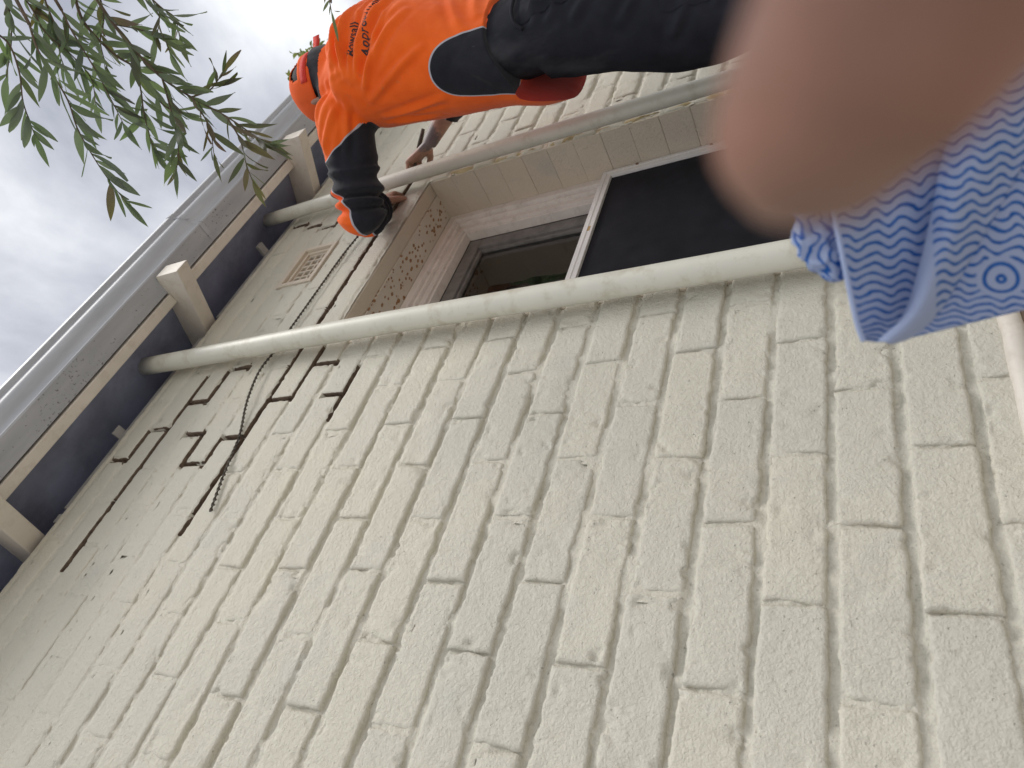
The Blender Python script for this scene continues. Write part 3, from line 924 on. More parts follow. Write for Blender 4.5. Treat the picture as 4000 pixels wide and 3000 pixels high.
SH_L, EL_L, WR_L = Vector((1.672, -0.352, 2.815)), Vector((1.532, -0.128, 2.838)), Vector((1.728, -0.048, 2.935))
SH_R, EL_R, WR_R = Vector((2.010, -0.420, 2.790)), Vector((2.060, -0.260, 2.565)), Vector((1.990, -0.095, 2.805))
TORSO = [(1.83, -0.310, 2.12, 0.197, 0.140), (1.83, -0.314, 2.22, 0.196, 0.140), (1.83, -0.330, 2.30, 0.190, 0.132), (1.835, -0.362, 2.45, 0.195, 0.148),
         (1.842, -0.400, 2.60, 0.212, 0.166), (1.846, -0.420, 2.72, 0.220, 0.166), (1.842, -0.424, 2.80, 0.206, 0.132), (1.83, -0.430, 2.855, 0.142, 0.090), (1.83, -0.447, 2.885, 0.096, 0.088), (1.83, -0.447, 2.905, 0.088, 0.090)]
def torso_at(z):
    zs = [t[2] for t in TORSO]
    return [np.interp(z, zs, [t[i] for t in TORSO]) for i in (0, 1, 3, 4)]

# --- body: head, neck, arms, hands and trunk as one skin
HEADC = Vector((1.820, -0.410, 2.926))
B = Merge()
B.add(*ellipsoid(HEADC + Vector((0, -0.008, 0.012)), (0.076, 0.096, 0.098), 24, 14))
B.add(*ellipsoid(HEADC + Vector((0, 0.030, -0.062)), (0.056, 0.062, 0.062), 20, 12))
B.add(*ellipsoid(HEADC + Vector((0, 0.094, -0.030)), (0.014, 0.020, 0.026), 12, 8))
B.add(*ellipsoid(HEADC + Vector((0, 0.086, -0.072)), (0.024, 0.010, 0.009), 12, 8))
B.add(*ellipsoid(HEADC + Vector((0, 0.078, 0.012)), (0.050, 0.014, 0.012), 12, 8))
for sx in (-1, 1):
    B.add(*ellipsoid(HEADC + Vector((sx * 0.030, 0.080, -0.008)), (0.011, 0.008, 0.008), 10, 8))
    B.add(*ellipsoid(HEADC + Vector((sx * 0.083, -0.002, -0.030)), (0.009, 0.017, 0.032), 12, 8))
    B.add(*ellipsoid(HEADC + Vector((sx * 0.090, -0.014, -0.018)), (0.008, 0.010, 0.026), 12, 8))
B.add(*smooth_tube([(1.83, -0.445, 2.80, 0.072, 0.066), (1.83, -0.445, 2.86, 0.058, 0.058), (1.83, -0.440, 2.93, 0.052, 0.056)], 4, 20))
B.add(*smooth_tube([(t[0], t[1], t[2], t[3] * 0.86, t[4] * 0.84) for t in TORSO[3:-2]], 4, 28))
def limb(M, pts, n=5, seg=16): M.add(*smooth_tube(pts, n, seg))
def lerp(a, b, t): return a + (b - a) * t
limb(B, [(*(SH_L + Vector((0.05, 0, -0.01))), .055, .055), (*SH_L, .055, .055), (*lerp(SH_L, EL_L, .5), .050, .048), (*EL_L, .040, .040), (*lerp(EL_L, WR_L, .45), .040, .036), (*WR_L, .027, .022)])
limb(B, [(*(SH_R + Vector((-0.05, 0, -0.01))), .055, .055), (*SH_R, .055, .055), (*lerp(SH_R, EL_R, .5), .050, .048), (*EL_R, .042, .042), (*lerp(EL_R, WR_R, .35), .044, .040), (*lerp(EL_R, WR_R, .75), .034, .030), (*WR_R, .029, .024)])
dL = (Vector((1.80, -0.028, 2.955)) - WR_L)
hand_parts(B, basis(WR_L + dL.normalized() * 0.035, dL, (-0.15, -0.95, 0.1)), [(0.5, 0.7, 0.5)] * 4, 0.05, (0.7, 0.4, 0.3), 0.95)
dR = Vector((0.01, 0.055, 0.12))
hand_parts(B, basis(WR_R + dR.normalized() * 0.035, dR, (0.50, -0.80, 0.30)), [(0.75, 1.05, 0.55), (0.85, 1.1, 0.6), (0.9, 1.0, 0.5), (0.8, 0.9, 0.4)], 0.04, (0.55, 0.9, 0.6), 0.95)
BV, BQ = remeshed(B, 0.0032)
BV = laplace(BV, BQ, 3, 0.4)
SKIN = skin_mat('skin', (0.42, 0.235, 0.17), ((1.975, -0.125, 2.80), 0.075))
obj('body', quad_mesh('body', BV, BQ), SKIN, man)

# --- shirt
S = Merge()
S.add(*smooth_tube(TORSO, 5, 40))
S.add(*ellipsoid(SH_L + Vector((0.02, -0.01, -0.01)), (0.088, 0.088, 0.084), 18, 12))
S.add(*ellipsoid(SH_R + Vector((-0.02, 0.01, -0.01)), (0.088, 0.088, 0.084), 18, 12))
def sleeve(M, sh, el, wr, end, bunch):
    keys = []
    start = sh + Vector((0.05 if sh.x < 1.8 else -0.05, -0.01, -0.015))
    cl = [start, sh, lerp(sh, el, .35), lerp(sh, el, .7), el + (el - lerp(sh, wr, .5)).normalized() * 0.003, lerp(el, wr, .3), lerp(el, wr, .6), lerp(el, wr, end)]
    rr = [.085, .086, .078, .070, .060, .055, .049, .042]
    P = catmull([(*c, r) for c, r in zip(cl, rr)], 9)
    pts, rad = [], []
    for i, p in enumerate(P):
        t = i / (len(P) - 1)
        b = bunch * max(0, min(1, (t - 0.27) * 5)) * math.sin(i * 1.45 + 1.3 * math.sin(i * 0.6))
        pts.append(p[:3]); rad.append((p[3] + b, p[3] + b * 0.8))
    M.add(*tube_data(pts, rad, 26))
sleeve(S, SH_L, EL_L, WR_L, 0.93, 0.020)
sleeve(S, SH_R, EL_R, WR_R, 0.03, 0.003)
SV, SQ = remeshed(S, 0.0042)
SV = laplace(SV, SQ, 5, 0.5)
# slanting hem: the back rides up, the front hangs
hem_z = 2.160 + 0.100 * sstep(0.0, 1.0, (-0.185 - SV[:, 1]) / 0.090) + 0.045 * sstep(0.0, 1.0, (-0.28 - SV[:, 1]) / 0.16)
low = (SV[:, 2] < hem_z) & (SV[:, 0] > 1.55) & (SV[:, 2] < 2.40)
SV[low, 2] = hem_z[low] - 0.002 * np.minimum(1, (hem_z[low] - SV[low, 2]) / 0.02)
N = vnormals(SV, SQ)
# folds pulled from the left armpit across the back and round the side
AP = np.array((1.655, -0.395, 2.705))
FOLDS = [((1.665, -0.45, 2.700), (1.97, -0.53, 2.72), .008, .0050), ((1.665, -0.45, 2.690), (1.99, -0.515, 2.66), .008, .0060), ((1.66, -0.44, 2.680), (1.97, -0.515, 2.60), .008, .0055),
         ((1.68, -0.48, 2.725), (1.93, -0.55, 2.775), .008, .0045), ((1.70, -0.50, 2.66), (1.95, -0.53, 2.68), .006, .0035), ((1.655, -0.42, 2.67), (1.90, -0.51, 2.53), .008, .0045), ((1.69, -0.49, 2.71), (1.90, -0.55, 2.70), .006, .0040),
         ((1.66, -0.47, 2.70), (1.80, -0.545, 2.62), .013, .0075), ((1.66, -0.46, 2.68), (1.88, -0.545, 2.57), .012, .0080), ((1.67, -0.47, 2.72), (1.86, -0.55, 2.69), .012, .0065),
         ((1.655, -0.44, 2.66), (1.78, -0.52, 2.52), .011, .0070), ((1.66, -0.49, 2.745), (1.90, -0.555, 2.745), .011, .0055), ((1.64, -0.40, 2.66), (1.68, -0.46, 2.47), .010, .0060),
         ((1.70, -0.50, 2.75), (1.80, -0.545, 2.80), .012, .0045), ((1.64, -0.33, 2.66), (1.645, -0.33, 2.46), .010, .0055), ((1.64, -0.28, 2.68), (1.66, -0.26, 2.52), .010, .0050),
         ((1.62, -0.42, 2.78), (1.57, -0.33, 2.86), .010, .0060), ((1.64, -0.42, 2.74), (1.56, -0.28, 2.80), .010, .0060), ((1.70, -0.47, 2.82), (1.62, -0.40, 2.87), .010, .0050),
         ((1.72, -0.49, 2.78), (1.66, -0.45, 2.85), .010, .0045), ((1.90, -0.54, 2.62), (2.01, -0.47, 2.72), .012, .0065), ((1.93, -0.52, 2.50), (2.02, -0.44, 2.66), .012, .0060),
         ((1.72, -0.45, 2.36), (1.84, -0.48, 2.42), .012, .0040), ((1.76, -0.46, 2.33), (1.95, -0.45, 2.38), .012, .0045), ((1.66, -0.40, 2.38), (1.645, -0.33, 2.30), .010, .0040)]
disp = np.zeros(len(SV))
for a, b, w, amp in FOLDS:
    d = None
    if a[0] >= 1.64 and b[0] >= 1.64:          # lay the fold on the cloth: follow the curve of the back
        a, b = np.array(a), np.array(b); pl = []
        for q in np.linspace(0, 1, 9):
            p = a + (b - a) * q; c = torso_at(p[2]); e = math.hypot((p[0] - c[0]) / c[2], (p[1] - c[1]) / c[3])
            pl.append(np.array((c[0] + (p[0] - c[0]) / e, c[1] + (p[1] - c[1]) / e, p[2])))
        for i in range(8):
            di, ti = seg_dist(SV, pl[i], pl[i + 1])
            if d is None: d, t = di, (i + ti) / 8
            else: t = np.where(di < d, (i + ti) / 8, t); d = np.minimum(d, di)
    else:
        d, t = seg_dist(SV, a, b)
    prof = np.exp(-(d / w) ** 2) - 0.75 * np.exp(-((d - 1.9 * w) / w) ** 2)
    disp += 1.35 * amp * prof * (np.sin(np.pi * np.clip(t, 0.04, 0.97)) ** 0.5)
disp += 0.0022 * fbm(SV, 9, 3, 3) + 0.0009 * fbm(SV, 34, 2, 4)
SV = SV + N * disp[:, None]
SV = laplace(SV, SQ, 1, 0.3)
N = vnormals(SV, SQ)
# which panel each point belongs to: > 0 navy, < 0 orange, metres from the piped seam
def torso_tone(P):
    out = np.full(len(P), -0.05)
    zs = np.array([t[2] for t in TORSO])
    c = [np.interp(P[:, 2], zs, [t[i] for t in TORSO]) for i in (0, 1, 3, 4)]
    th = np.degrees(np.arctan2(-(P[:, 1] - c[1]) / c[3], -(P[:, 0] - c[0]) / c[2]))
    poly = [(58, 2.10), (58, 2.26), (55, 2.30), (48, 2.37), (38, 2.425), (24, 2.455), (8, 2.462), (-4, 2.448), (-11, 2.42), (-15, 2.37), (-17, 2.32), (-19, 2.26), (-22, 2.20), (-22, 2.10)]
    poly = [tuple(q) for q in catmull(poly, 5)]
    Q = np.stack([th * 0.0030, P[:, 2]], 1); poly = [(a * 0.0030, b) for a, b in poly]
    d = np.full(len(P), 9.0); ins = np.zeros(len(P), bool)
    for (ax, ay), (bx, by) in zip(poly, poly[1:] + poly[:1]):
        ab = np.array((bx - ax, by - ay)); t = np.clip(((Q - (ax, ay)) @ ab) / (ab @ ab), 0, 1)
        d = np.minimum(d, np.linalg.norm(Q - (np.array((ax, ay)) + t[:, None] * ab), axis=1))
        cr = ((ay > Q[:, 1]) != (by > Q[:, 1])) & (Q[:, 0] < (bx - ax) * (Q[:, 1] - ay) / (by - ay + 1e-12) + ax)
        ins ^= cr
    return np.where(ins, d, -d)
def arm_tone(P, Nn, sh, el, wr):
    d1, t1 = seg_dist(P, sh, el); d2, t2 = seg_dist(P, el, wr)
    t = np.where(d1 < d2, t1, 1 + t2)
    a1 = np.array(sh); b1 = np.array(el); c1 = np.array(wr)
    ax = np.where((d1 < d2)[:, None], a1 + t1[:, None] * (b1 - a1), b1 + t2[:, None] * (c1 - b1))
    rv = P - ax; rv /= np.linalg.norm(rv, axis=1, keepdims=True) + 1e-9
    up = rv[:, 2] - 0.25 * rv[:, 0]
    thr = np.interp(t, [0.0, 0.10, 0.24, 0.36, 0.44, 0.60, 0.72, 0.85, 1.0, 1.3, 2.0], [-1.0, -0.75, -0.15, 0.6, 1.15, 1.15, 0.55, 0.20, 0.02, -0.05, -0.05])
    return (thr - up) * 0.05, np.minimum(d1, d2), t
tone = torso_tone(SV)
ta, da, tt = arm_tone(SV, N, SH_L, EL_L, WR_L)
outer = sstep(1.625, 1.600, SV[:, 0] - 0.25 * (SV[:, 1] + 0.35)) if False else (da < 0.10) & ((SV - np.array(SH_L)) @ np.array((EL_L - SH_L).normalized()) > 0.012)
tone = np.where(outer, ta, tone)
ta2, da2, tt2 = arm_tone(SV, N, SH_R, EL_R, WR_R)
outer2 = (da2 < 0.10) & ((SV - np.array(SH_R)) @ np.array((EL_R - SH_R).normalized()) > 0.05)
tone = np.where(outer2, ta2, tone)
collar = SV[:, 2] > 2.862 + 0.10 * (SV[:, 1] + 0.45)
tone = np.where(collar, 0.05, tone)
lining = (low & (SV[:, 1] > -0.285)).astype(np.float32)

def shirt_mat():
    m, n, l, b = new_mat('work_shirt')
    p = pos(n)
    at = n.new('ShaderNodeAttribute'); at.attribute_name = 'tone'
    li = n.new('ShaderNodeAttribute'); li.attribute_name = 'lining'
    t = noise_node(n, l, p, 12, 4)
    org = ramp(n, l, t.outputs['Fac'], [(0.3, (0.82, 0.115, 0.012)), (0.7, (0.90, 0.150, 0.018))]).outputs[0]
    nav = ramp(n, l, t.outputs['Fac'], [(0.3, (0.013, 0.014, 0.020)), (0.7, (0.022, 0.023, 0.032))]).outputs[0]
    sm = noise_node(n, l, p, 30, 6, 0.7)
    # grey smudges of mortar dust
    sr = ramp(n, l, sm.outputs['Fac'], [(0.64, (0, 0, 0)), (0.74, (0.5, 0.5, 0.5))])
    org = mixc(n, l, sr.outputs[0], org, (0.36, 0.17, 0.09))
    nav = mixc(n, l, sr.outputs[0], nav, (0.10, 0.10, 0.11))
    k = n.new('ShaderNodeMapRange'); k.inputs[1].default_value = -0.0006; k.inputs[2].default_value = 0.0006; l.new(at.outputs['Fac'], k.inputs[0])
    c = mixc(n, l, k.outputs[0], org, nav)
    ab = math_node(n, l, 'ABSOLUTE', at.outputs['Fac'])
    pk = n.new('ShaderNodeMapRange'); pk.inputs[1].default_value = 0.0026; pk.inputs[2].default_value = 0.0018; l.new(ab, pk.inputs[0])
    c = mixc(n, l, pk.outputs[0], c, (0.42, 0.42, 0.47))
    lk = n.new('ShaderNodeMapRange'); lk.inputs[1].default_value = 0.45; lk.inputs[2].default_value = 0.6; l.new(li.outputs['Fac'], lk.inputs[0])
    c = mixc(n, l, lk.outputs[0], c, (0.42, 0.03, 0.02))
    l.new(c, b.inputs['Base Color'])
    b.inputs['Roughness'].default_value = 0.85
    b.inputs['Specular IOR Level'].default_value = 0.15
    b.inputs['Sheen Weight'].default_value = 0.15
    w = noise_node(n, l, p, 700, 2); w2 = noise_node(n, l, p, 70, 3)
    n1 = bump(n, l, b, w.outputs['Fac'], 0.25, 0.0006)
    bump(n, l, b, w2.outputs['Fac'], 0.25, 0.002, n1)
    return m
sme = quad_mesh('shirt', SV, SQ)
sme.attributes.new('tone', 'FLOAT', 'POINT').data.foreach_set('value', tone.astype(np.float32))
sme.attributes.new('lining', 'FLOAT', 'POINT').data.foreach_set('value', lining)
shirt = obj('shirt', sme, shirt_mat(), man)
shirt['label'] = 'orange long-sleeved shirt with navy side panels and pale piping'

# lettering printed on the back
bvh = BVHTree.FromPolygons([tuple(v) for v in SV], [tuple(q) for q in SQ.tolist()])
M_INK = simple('print_ink', (0.035, 0.025, 0.03), 0.8, 0.2, 60, 400, 0.1, 0.0003)
def lettering(text, x0, z0, size, space=1.0):
    cu = bpy.data.curves.new('lettering', 'FONT'); cu.body = text; cu.size = size; cu.resolution_u = 2; cu.space_character = space
    cu.offset = 0.0004
    o = bpy.data.objects.new('tmp', cu); COL.objects.link(o); bpy.context.view_layer.update()
    dg = bpy.context.evaluated_depsgraph_get()
    me = bpy.data.meshes.new_from_object(o.evaluated_get(dg)); bpy.data.objects.remove(o)
    bm = bmesh.new(); bm.from_mesh(me); bpy.data.meshes.remove(me)
    bmesh.ops.triangulate(bm, faces=bm.faces[:])
    bmesh.ops.subdivide_edges(bm, edges=[e for e in bm.edges if e.calc_length() > 0.008], cuts=2, use_grid_fill=True)
    # lay the flat text round the back: x is arc length along it
    zc = z0; c = torso_at(zc)
    arc = [(0.0, -0.19)]
    xs = np.linspace(-0.19, 0.19, 400); ys = -np.sqrt(np.clip(1 - (xs / c[2]) ** 2, 0, 1)) * c[3]
    sarc = np.concatenate([[0], np.cumsum(np.hypot(np.diff(xs), np.diff(ys)))])
    s0 = np.interp(x0 - c[0], xs, sarc)
    bad = []
    for v in bm.verts:
        xx = np.interp(s0 + v.co.x, sarc, xs) + c[0]
        hit = bvh.ray_cast(Vector((xx, -1.2, z0 + v.co.y)), Vector((0, 1, 0)))
        if hit[0] is None: bad.append(v); continue
        v.co = hit[0] + hit[1].normalized() * (0.0012 if hit[1].y < 0 else -0.0012)
    bmesh.ops.delete(bm, geom=bad, context='VERTS')
    return obj('lettering', bm_mesh('lettering', bm), M_INK, shirt)
lettering('Bowsall', 1.672, 2.662, 0.034, 1.05)
lettering('Approved Helifix Ins', 1.676, 2.620, 0.030, 1.05)

# --- trousers
T = Merge()
T.add(*smooth_tube([(1.83, -0.345, 2.37, 0.155, 0.098), (1.83, -0.352, 2.28, 0.165, 0.102), (1.83, -0.362, 2.18, 0.170, 0.106), (1.83, -0.355, 2.08, 0.168, 0.104)], 5, 36))
for sx, ky in ((-1, 0.030), (1, 0.0)):
    T.add(*smooth_tube([(1.83 + sx * 0.080, -0.358, 2.17, 0.088, 0.106), (1.83 + sx * 0.094, -0.335 + ky * .3, 2.00, 0.094, 0.104), (1.83 + sx * 0.112, -0.300 + ky, 1.82, 0.088, 0.096),
                        (1.83 + sx * 0.118, -0.295 + ky, 1.70, 0.080, 0.086), (1.83 + sx * 0.120, -0.315 + ky, 1.54, 0.076, 0.082), (1.83 + sx * 0.122, -0.330 + ky, 1.40, 0.074, 0.080), (1.83 + sx * 0.122, -0.330 + ky, 1.345, 0.076, 0.082)], 5, 28))
TV, TQ = remeshed(T, 0.0055)
TV = laplace(TV, TQ, 5, 0.5)
N2 = vnormals(TV, TQ)
dsp = 0.0030 * fbm(TV, 8, 3, 21) + 0.0012 * fbm(TV, 26, 2, 22)
for a, b, w, amp in [((1.66, -0.42, 2.12), (1.80, -0.46, 2.05), .012, .006), ((1.65, -0.40, 2.06), (1.76, -0.43, 1.98), .012, .006), ((1.64, -0.36, 1.95), (1.75, -0.41, 1.86), .012, .006),
                     ((1.63, -0.30, 1.84), (1.72, -0.38, 1.76), .012, .007), ((1.64, -0.33, 1.74), (1.76, -0.37, 1.72), .011, .006), ((1.65, -0.43, 2.17), (1.70, -0.45, 2.08), .008, .007), ((1.66, -0.43, 2.20), (1.735, -0.455, 2.12), .008, .006)]:
    d, t = seg_dist(TV, a, b)
    dsp += amp * (np.exp(-(d / w) ** 2) - 0.7 * np.exp(-((d - 1.9 * w) / w) ** 2))
TV = TV + N2 * dsp[:, None]
def trouser_mat():
    m, n, l, b = new_mat('work_trousers')
    p = pos(n)
    t = noise_node(n, l, p, 10, 4)
    c = ramp(n, l, t.outputs['Fac'], [(0.3, (0.012, 0.013, 0.018)), (0.7, (0.022, 0.023, 0.031))]).outputs[0]
    mp = n.new('ShaderNodeMapping'); mp.inputs['Scale'].default_value = (1.0, 1.0, 0.45); mp.inputs['Rotation'].default_value = (0.3, 0.6, 0.2); l.new(p, mp.inputs[0])
    d1 = noise_node(n, l, mp.outputs[0], 7, 5, 0.60)
    r1 = ramp(n, l, d1.outputs['Fac'], [(0.54, (0, 0, 0)), (0.80, (0.30, 0.30, 0.30))])
    c = mixc(n, l, r1.outputs[0], c, (0.16, 0.16, 0.17))
    d2 = noise_node(n, l, p, 130, 3, 0.6)
    r2 = ramp(n, l, d2.outputs['Fac'], [(0.76, (0, 0, 0)), (0.80, (0.4, 0.4, 0.4))])
    c = mixc(n, l, r2.outputs[0], c, (0.28, 0.27, 0.26))
    l.new(c, b.inputs['Base Color']); b.inputs['Roughness'].default_value = 0.88
    b.inputs['Specular IOR Level'].default_value = 0.15
    w = noise_node(n, l, p, 600, 2)
    bump(n, l, b, w.outputs['Fac'], 0.25, 0.0006)
    return m
M_TROU = trouser_mat()
trou = obj('trousers', quad_mesh('trousers', TV, TQ), M_TROU, man)
tb = BVHTree.FromPolygons([tuple(v) for v in TV], [tuple(q) for q in TQ.tolist()])
def on_trousers(x, z, off):
    h = tb.ray_cast(Vector((x, -1.2, z)), Vector((0, 1, 0)))
    return h[0] + h[1] * (off if h[1].y < 0 else -off)
# back pocket with a gaping mouth, and a flapped thigh pocket
def patch(name, pts2, off, nx=10, nz=10):
    V = []; Q = []
    (a, b, c, d) = [np.array(p) for p in pts2]
    for i in range(nz + 1):
        for k in range(nx + 1):
            u, v = k / nx, i / nz
            q = (a * (1 - u) + b * u) * (1 - v) + (d * (1 - u) + c * u) * v
            e = min(u, 1 - u, v, 1 - v)
            V.append(on_trousers(q[0], q[1], off * min(1, 0.25 + e * 12)))
    for i in range(nz):
        for k in range(nx): Q.append((i * (nx + 1) + k, i * (nx + 1) + k + 1, (i + 1) * (nx + 1) + k + 1, (i + 1) * (nx + 1) + k))
    return obj(name, quad_mesh(name, V, Q), M_TROU, trou)
patch('back_pocket', [(1.685, 2.195), (1.80, 2.200), (1.80, 2.06), (1.70, 2.055)], 0.0055)
patch('thigh_pocket', [(1.655, 1.86), (1.76, 1.865), (1.765, 1.74), (1.66, 1.735)], 0.006)
lip = [on_trousers(x, z, 0.008) for x, z in ((1.675, 2.185), (1.69, 2.205), (1.72, 2.215), (1.76, 2.212), (1.80, 2.200))]
tube('pocket_lip', [tuple(q) for q in catmull([tuple(q) for q in lip], 5)], 0.0045, M_TROU, trou, 8)

# --- boots and the plank he stands on (both below the picture)
M_BOOT = simple('boot_leather', (0.10, 0.065, 0.04), 0.7, 0.2, 30, 100, 0.4, 0.001)
for sx, ky in ((-1, 0.030), (1, 0.0)):
    bt = Merge()
    bt.add(*smooth_tube([(1.83 + sx * 0.122, -0.335 + ky, 1.42, 0.058, 0.062), (1.83 + sx * 0.122, -0.335 + ky, 1.35, 0.052, 0.060), (1.83 + sx * 0.122, -0.325 + ky, 1.305, 0.050, 0.068)], 4, 16))
    bt.add(*smooth_tube([(1.83 + sx * 0.122, -0.40 + ky, 1.305, 0.028, 0.040), (1.83 + sx * 0.122, -0.36 + ky, 1.315, 0.042, 0.046), (1.83 + sx * 0.124, -0.24 + ky, 1.312, 0.038, 0.050), (1.83 + sx * 0.126, -0.15 + ky, 1.300, 0.022, 0.036)], 4, 16))
    V, Q = remeshed(bt, 0.006); V = laplace(V, Q, 3, 0.5); V[:, 2] = np.maximum(V[:, 2], 1.279)
    obj('boot', quad_mesh('boot', V, Q), M_BOOT, man)
tr = thing('trestle', 'timber plank trestle under the boots of the man', 'trestle', (1.9, -0.30, 0.0))
M_PLANK = simple('plank_wood', (0.34, 0.24, 0.14), 0.8, 0.2, 8, 60, 0.4, 0.002)
for i in range(2): box('plank', 1.25, 3.05, -0.49 + i * 0.20, -0.30 + i * 0.20, 1.240, 1.278, M_PLANK, tr, 0.004)
for x in (1.45, 2.85):
    box('cross_bar', x - 0.03, x + 0.03, -0.52, -0.09, 1.180, 1.239, M_PLANK, tr, 0.004)
    for y in (-0.50, -0.11): tube('leg', [(x + (0.12 if x > 2 else -0.12), y, 0.0), (x, y, 1.19)], 0.022, M_PLANK, tr, 10)

# --- cap
def cap_mat():
    m = simple('cap_cotton', (0.80, 0.13, 0.035), 0.9, 0.08, 20, 500, 0.3, 0.0006)
    m.node_tree.nodes['Principled BSDF'].inputs['Specular IOR Level'].default_value = 0.15
    return m
M_CAP = cap_mat()
cc = HEADC + Vector((0, -0.012, 0.004))
CR = Vector((0.093, 0.110, 0.108))
tiltM = Matrix.Translation(cc) @ Matrix.Rotation(math.radians(4), 4, 'X')
def cap_dome():
    V = []; Q = []; nu, nv = 72, 26
    for i in range(nv + 1):
        a = (math.pi / 2 + 0.16) * i / nv
        for k in range(nu):
            b = 2 * math.pi * k / nu
            rr = 1 + 0.022 * (abs(math.sin(3 * b)) ** 0.35 - 0.8) * math.sin(a) + 0.012 * math.sin(5 * b + 3 * a) * math.sin(a)
            V.append(Vector((CR.x * rr * math.sin(a) * math.cos(b), CR.y * rr * math.sin(a) * math.sin(b), CR.z * (math.cos(a) if a < math.pi / 2 else (math.pi / 2 - a) * 1.6) * (1 + 0.02 * math.sin(2 * b)))))
    def hole(i, k):
        a = (math.pi / 2 + 0.16) * (i + 0.5) / nv; b = 2 * math.pi * (k + 0.5) / nu
        db = abs((b - 1.42 * math.pi + math.pi) % (2 * math.pi) - math.pi)
        return (db / 0.66) ** 2 + ((a - 1.36) / 0.52) ** 2 < 1 and a < 1.40
    for i in range(nv):
        for k in range(nu):
            if hole(i, k): continue
            k2 = (k + 1) % nu
            Q.append((i * nu + k, (i + 1) * nu + k, (i + 1) * nu + k2, i * nu + k2))
    V = [tiltM @ v for v in V]
    return quad_mesh('cap', V, Q)
capo = obj('cap', cap_dome(), M_CAP, man)
sol = capo.modifiers.new('s', 'SOLIDIFY'); sol.thickness = 0.0025; sol.offset = -1
capo['label'] = 'orange cap with an open strap at the back'
def brim():
    V = []; Q = []
    for i in range(9):
        for k in range(25):
            b = math.radians(20 + 140 * k / 24); r = 1 + 0.62 * i / 8 * math.sin(math.radians(180 * k / 24)) ** 0.6
            V.append(tiltM @ Vector((CR.x * math.cos(b) * (1 + 0.12 * (r - 1)), CR.y * math.sin(b) * r, -0.010 - 0.030 * (r - 1) - 0.12 * (math.cos(b)) ** 2 * (r - 1))))
    for i in range(8):
        for k in range(24): Q.append((i * 25 + k, (i + 1) * 25 + k, (i + 1) * 25 + k + 1, i * 25 + k + 1))
    return quad_mesh('brim', V, Q)
br = obj('brim', brim(), M_CAP, capo); s2 = br.modifiers.new('s', 'SOLIDIFY'); s2.thickness = 0.003
# adjusting strap, its loose end standing off
sp = []
for k in range(15):
    b = math.radians(212 + 84 * k / 14)
    sp.append(tiltM @ Vector((CR.x * 1.02 * math.cos(b), CR.y * 1.02 * math.sin(b), -0.006)))
sp += [sp[-1] + Vector((0.018, -0.012, -0.004)), sp[-1] + Vector((0.030, -0.030, -0.010))]
V = []; Q = []
for q in sp:
    V += [q + Vector((0, 0, 0.012)), q + Vector((0, 0, -0.012))]
for k in range(len(sp) - 1): Q.append((2 * k, 2 * k + 1, 2 * k + 3, 2 * k + 2))
stp = obj('strap', quad_mesh('strap', V, Q), simple('cap_strap', (0.62, 0.045, 0.03), 0.8, 0.1, 30, 400, 0.2, 0.0005), capo)
s3 = stp.modifiers.new('s', 'SOLIDIFY'); s3.thickness = 0.002
# short dark hair under the cap and in its opening
hv, hq = [], []
V, F = ellipsoid(HEADC + Vector((0, -0.010, 0.010)), (0.0815, 0.1015, 0.102), 28, 18)
hm = make_mesh('hair', V, [f for f in F if len(f) == 4 and all((Vector(V[i]) - HEADC).y < 0.03 and (Vector(V[i]) - HEADC).z > -0.075 for i in f)], True)
obj('hair', hm, simple('dark_hair', (0.018, 0.016, 0.018), 0.8, 0.4, 200, 500, 0.8, 0.002), man)

# the chisel in his right hand
ch = thing('chisel', 'small dark chisel held in the bare hand against the wall', 'chisel', (1.985, -0.02, 2.90))
tip = WR_R + dR * 0.75
tube('blade', [(1.945, 0.006, 2.915), (1.985, -0.035, 2.905), (2.02, -0.075, 2.88)], [(0.003, 0.006), (0.004, 0.006), (0.005, 0.006)], M_STEEL, ch, 8)
tube('handle', [(2.02, -0.075, 2.88), (2.05, -0.105, 2.86), (2.065, -0.12, 2.85)], [0.007, 0.008, 0.006], M_STEEL, ch, 10)

# ------------------------------------------------------------------ the photographer's hand and cloth, close to the lens
def lens_pt(px, py, dep):
    """a point dep metres in front of the lens, seen px, py (4000 x 3000 picture)"""
    return CAM + (AX_R * ((px - 2000) / 2692.7) + AX_U * ((1500 - py) / 2692.7) - AX_B) * dep
hand = thing('hand', 'large blurred fingertip held in front of the lens above the blue cloth', 'hand', tuple(lens_pt(3900, -900, 0.06)))
HM = Merge()
fpts = [lens_pt(3085, 690, 0.068), lens_pt(3140, 580, 0.064), lens_pt(3310, 320, 0.054), lens_pt(3570, -60, 0.045), lens_pt(3700, -620, 0.040), lens_pt(4200, -1250, 0.036), lens_pt(5000, -2100, 0.036)]
frad = [0.0056, 0.0086, 0.0096, 0.0100, 0.0102, 0.0112, 0.0125]
FP = catmull([(*p, r) for p, r in zip(fpts, frad)], 6)
HM.add(*tube_data([p[:3] for p in FP], [p[3] for p in FP], 20))
HM.add(*ellipsoid(fpts[0], (0.0056,) * 3, 14, 10))
kn = fpts[-1]                      # knuckles, palm and the other fingers lie outside the picture
side = (AX_R * 0.55 + AX_U * 0.30 + AX_B * 0.75).normalized()
out = (fpts[-1] - fpts[-2]).normalized()
for f in range(1, 4):
    b0 = kn + side * (0.021 * f)
    HM.add(*tube_data([b0 + out * 0.01, b0 - out * 0.030 + AX_B * 0.004, b0 - out * 0.044 + AX_U * 0.016, b0 - out * 0.030 + AX_U * 0.036], [0.0115, 0.0105, 0.0100, 0.0080], 14))
pc = kn + side * 0.031
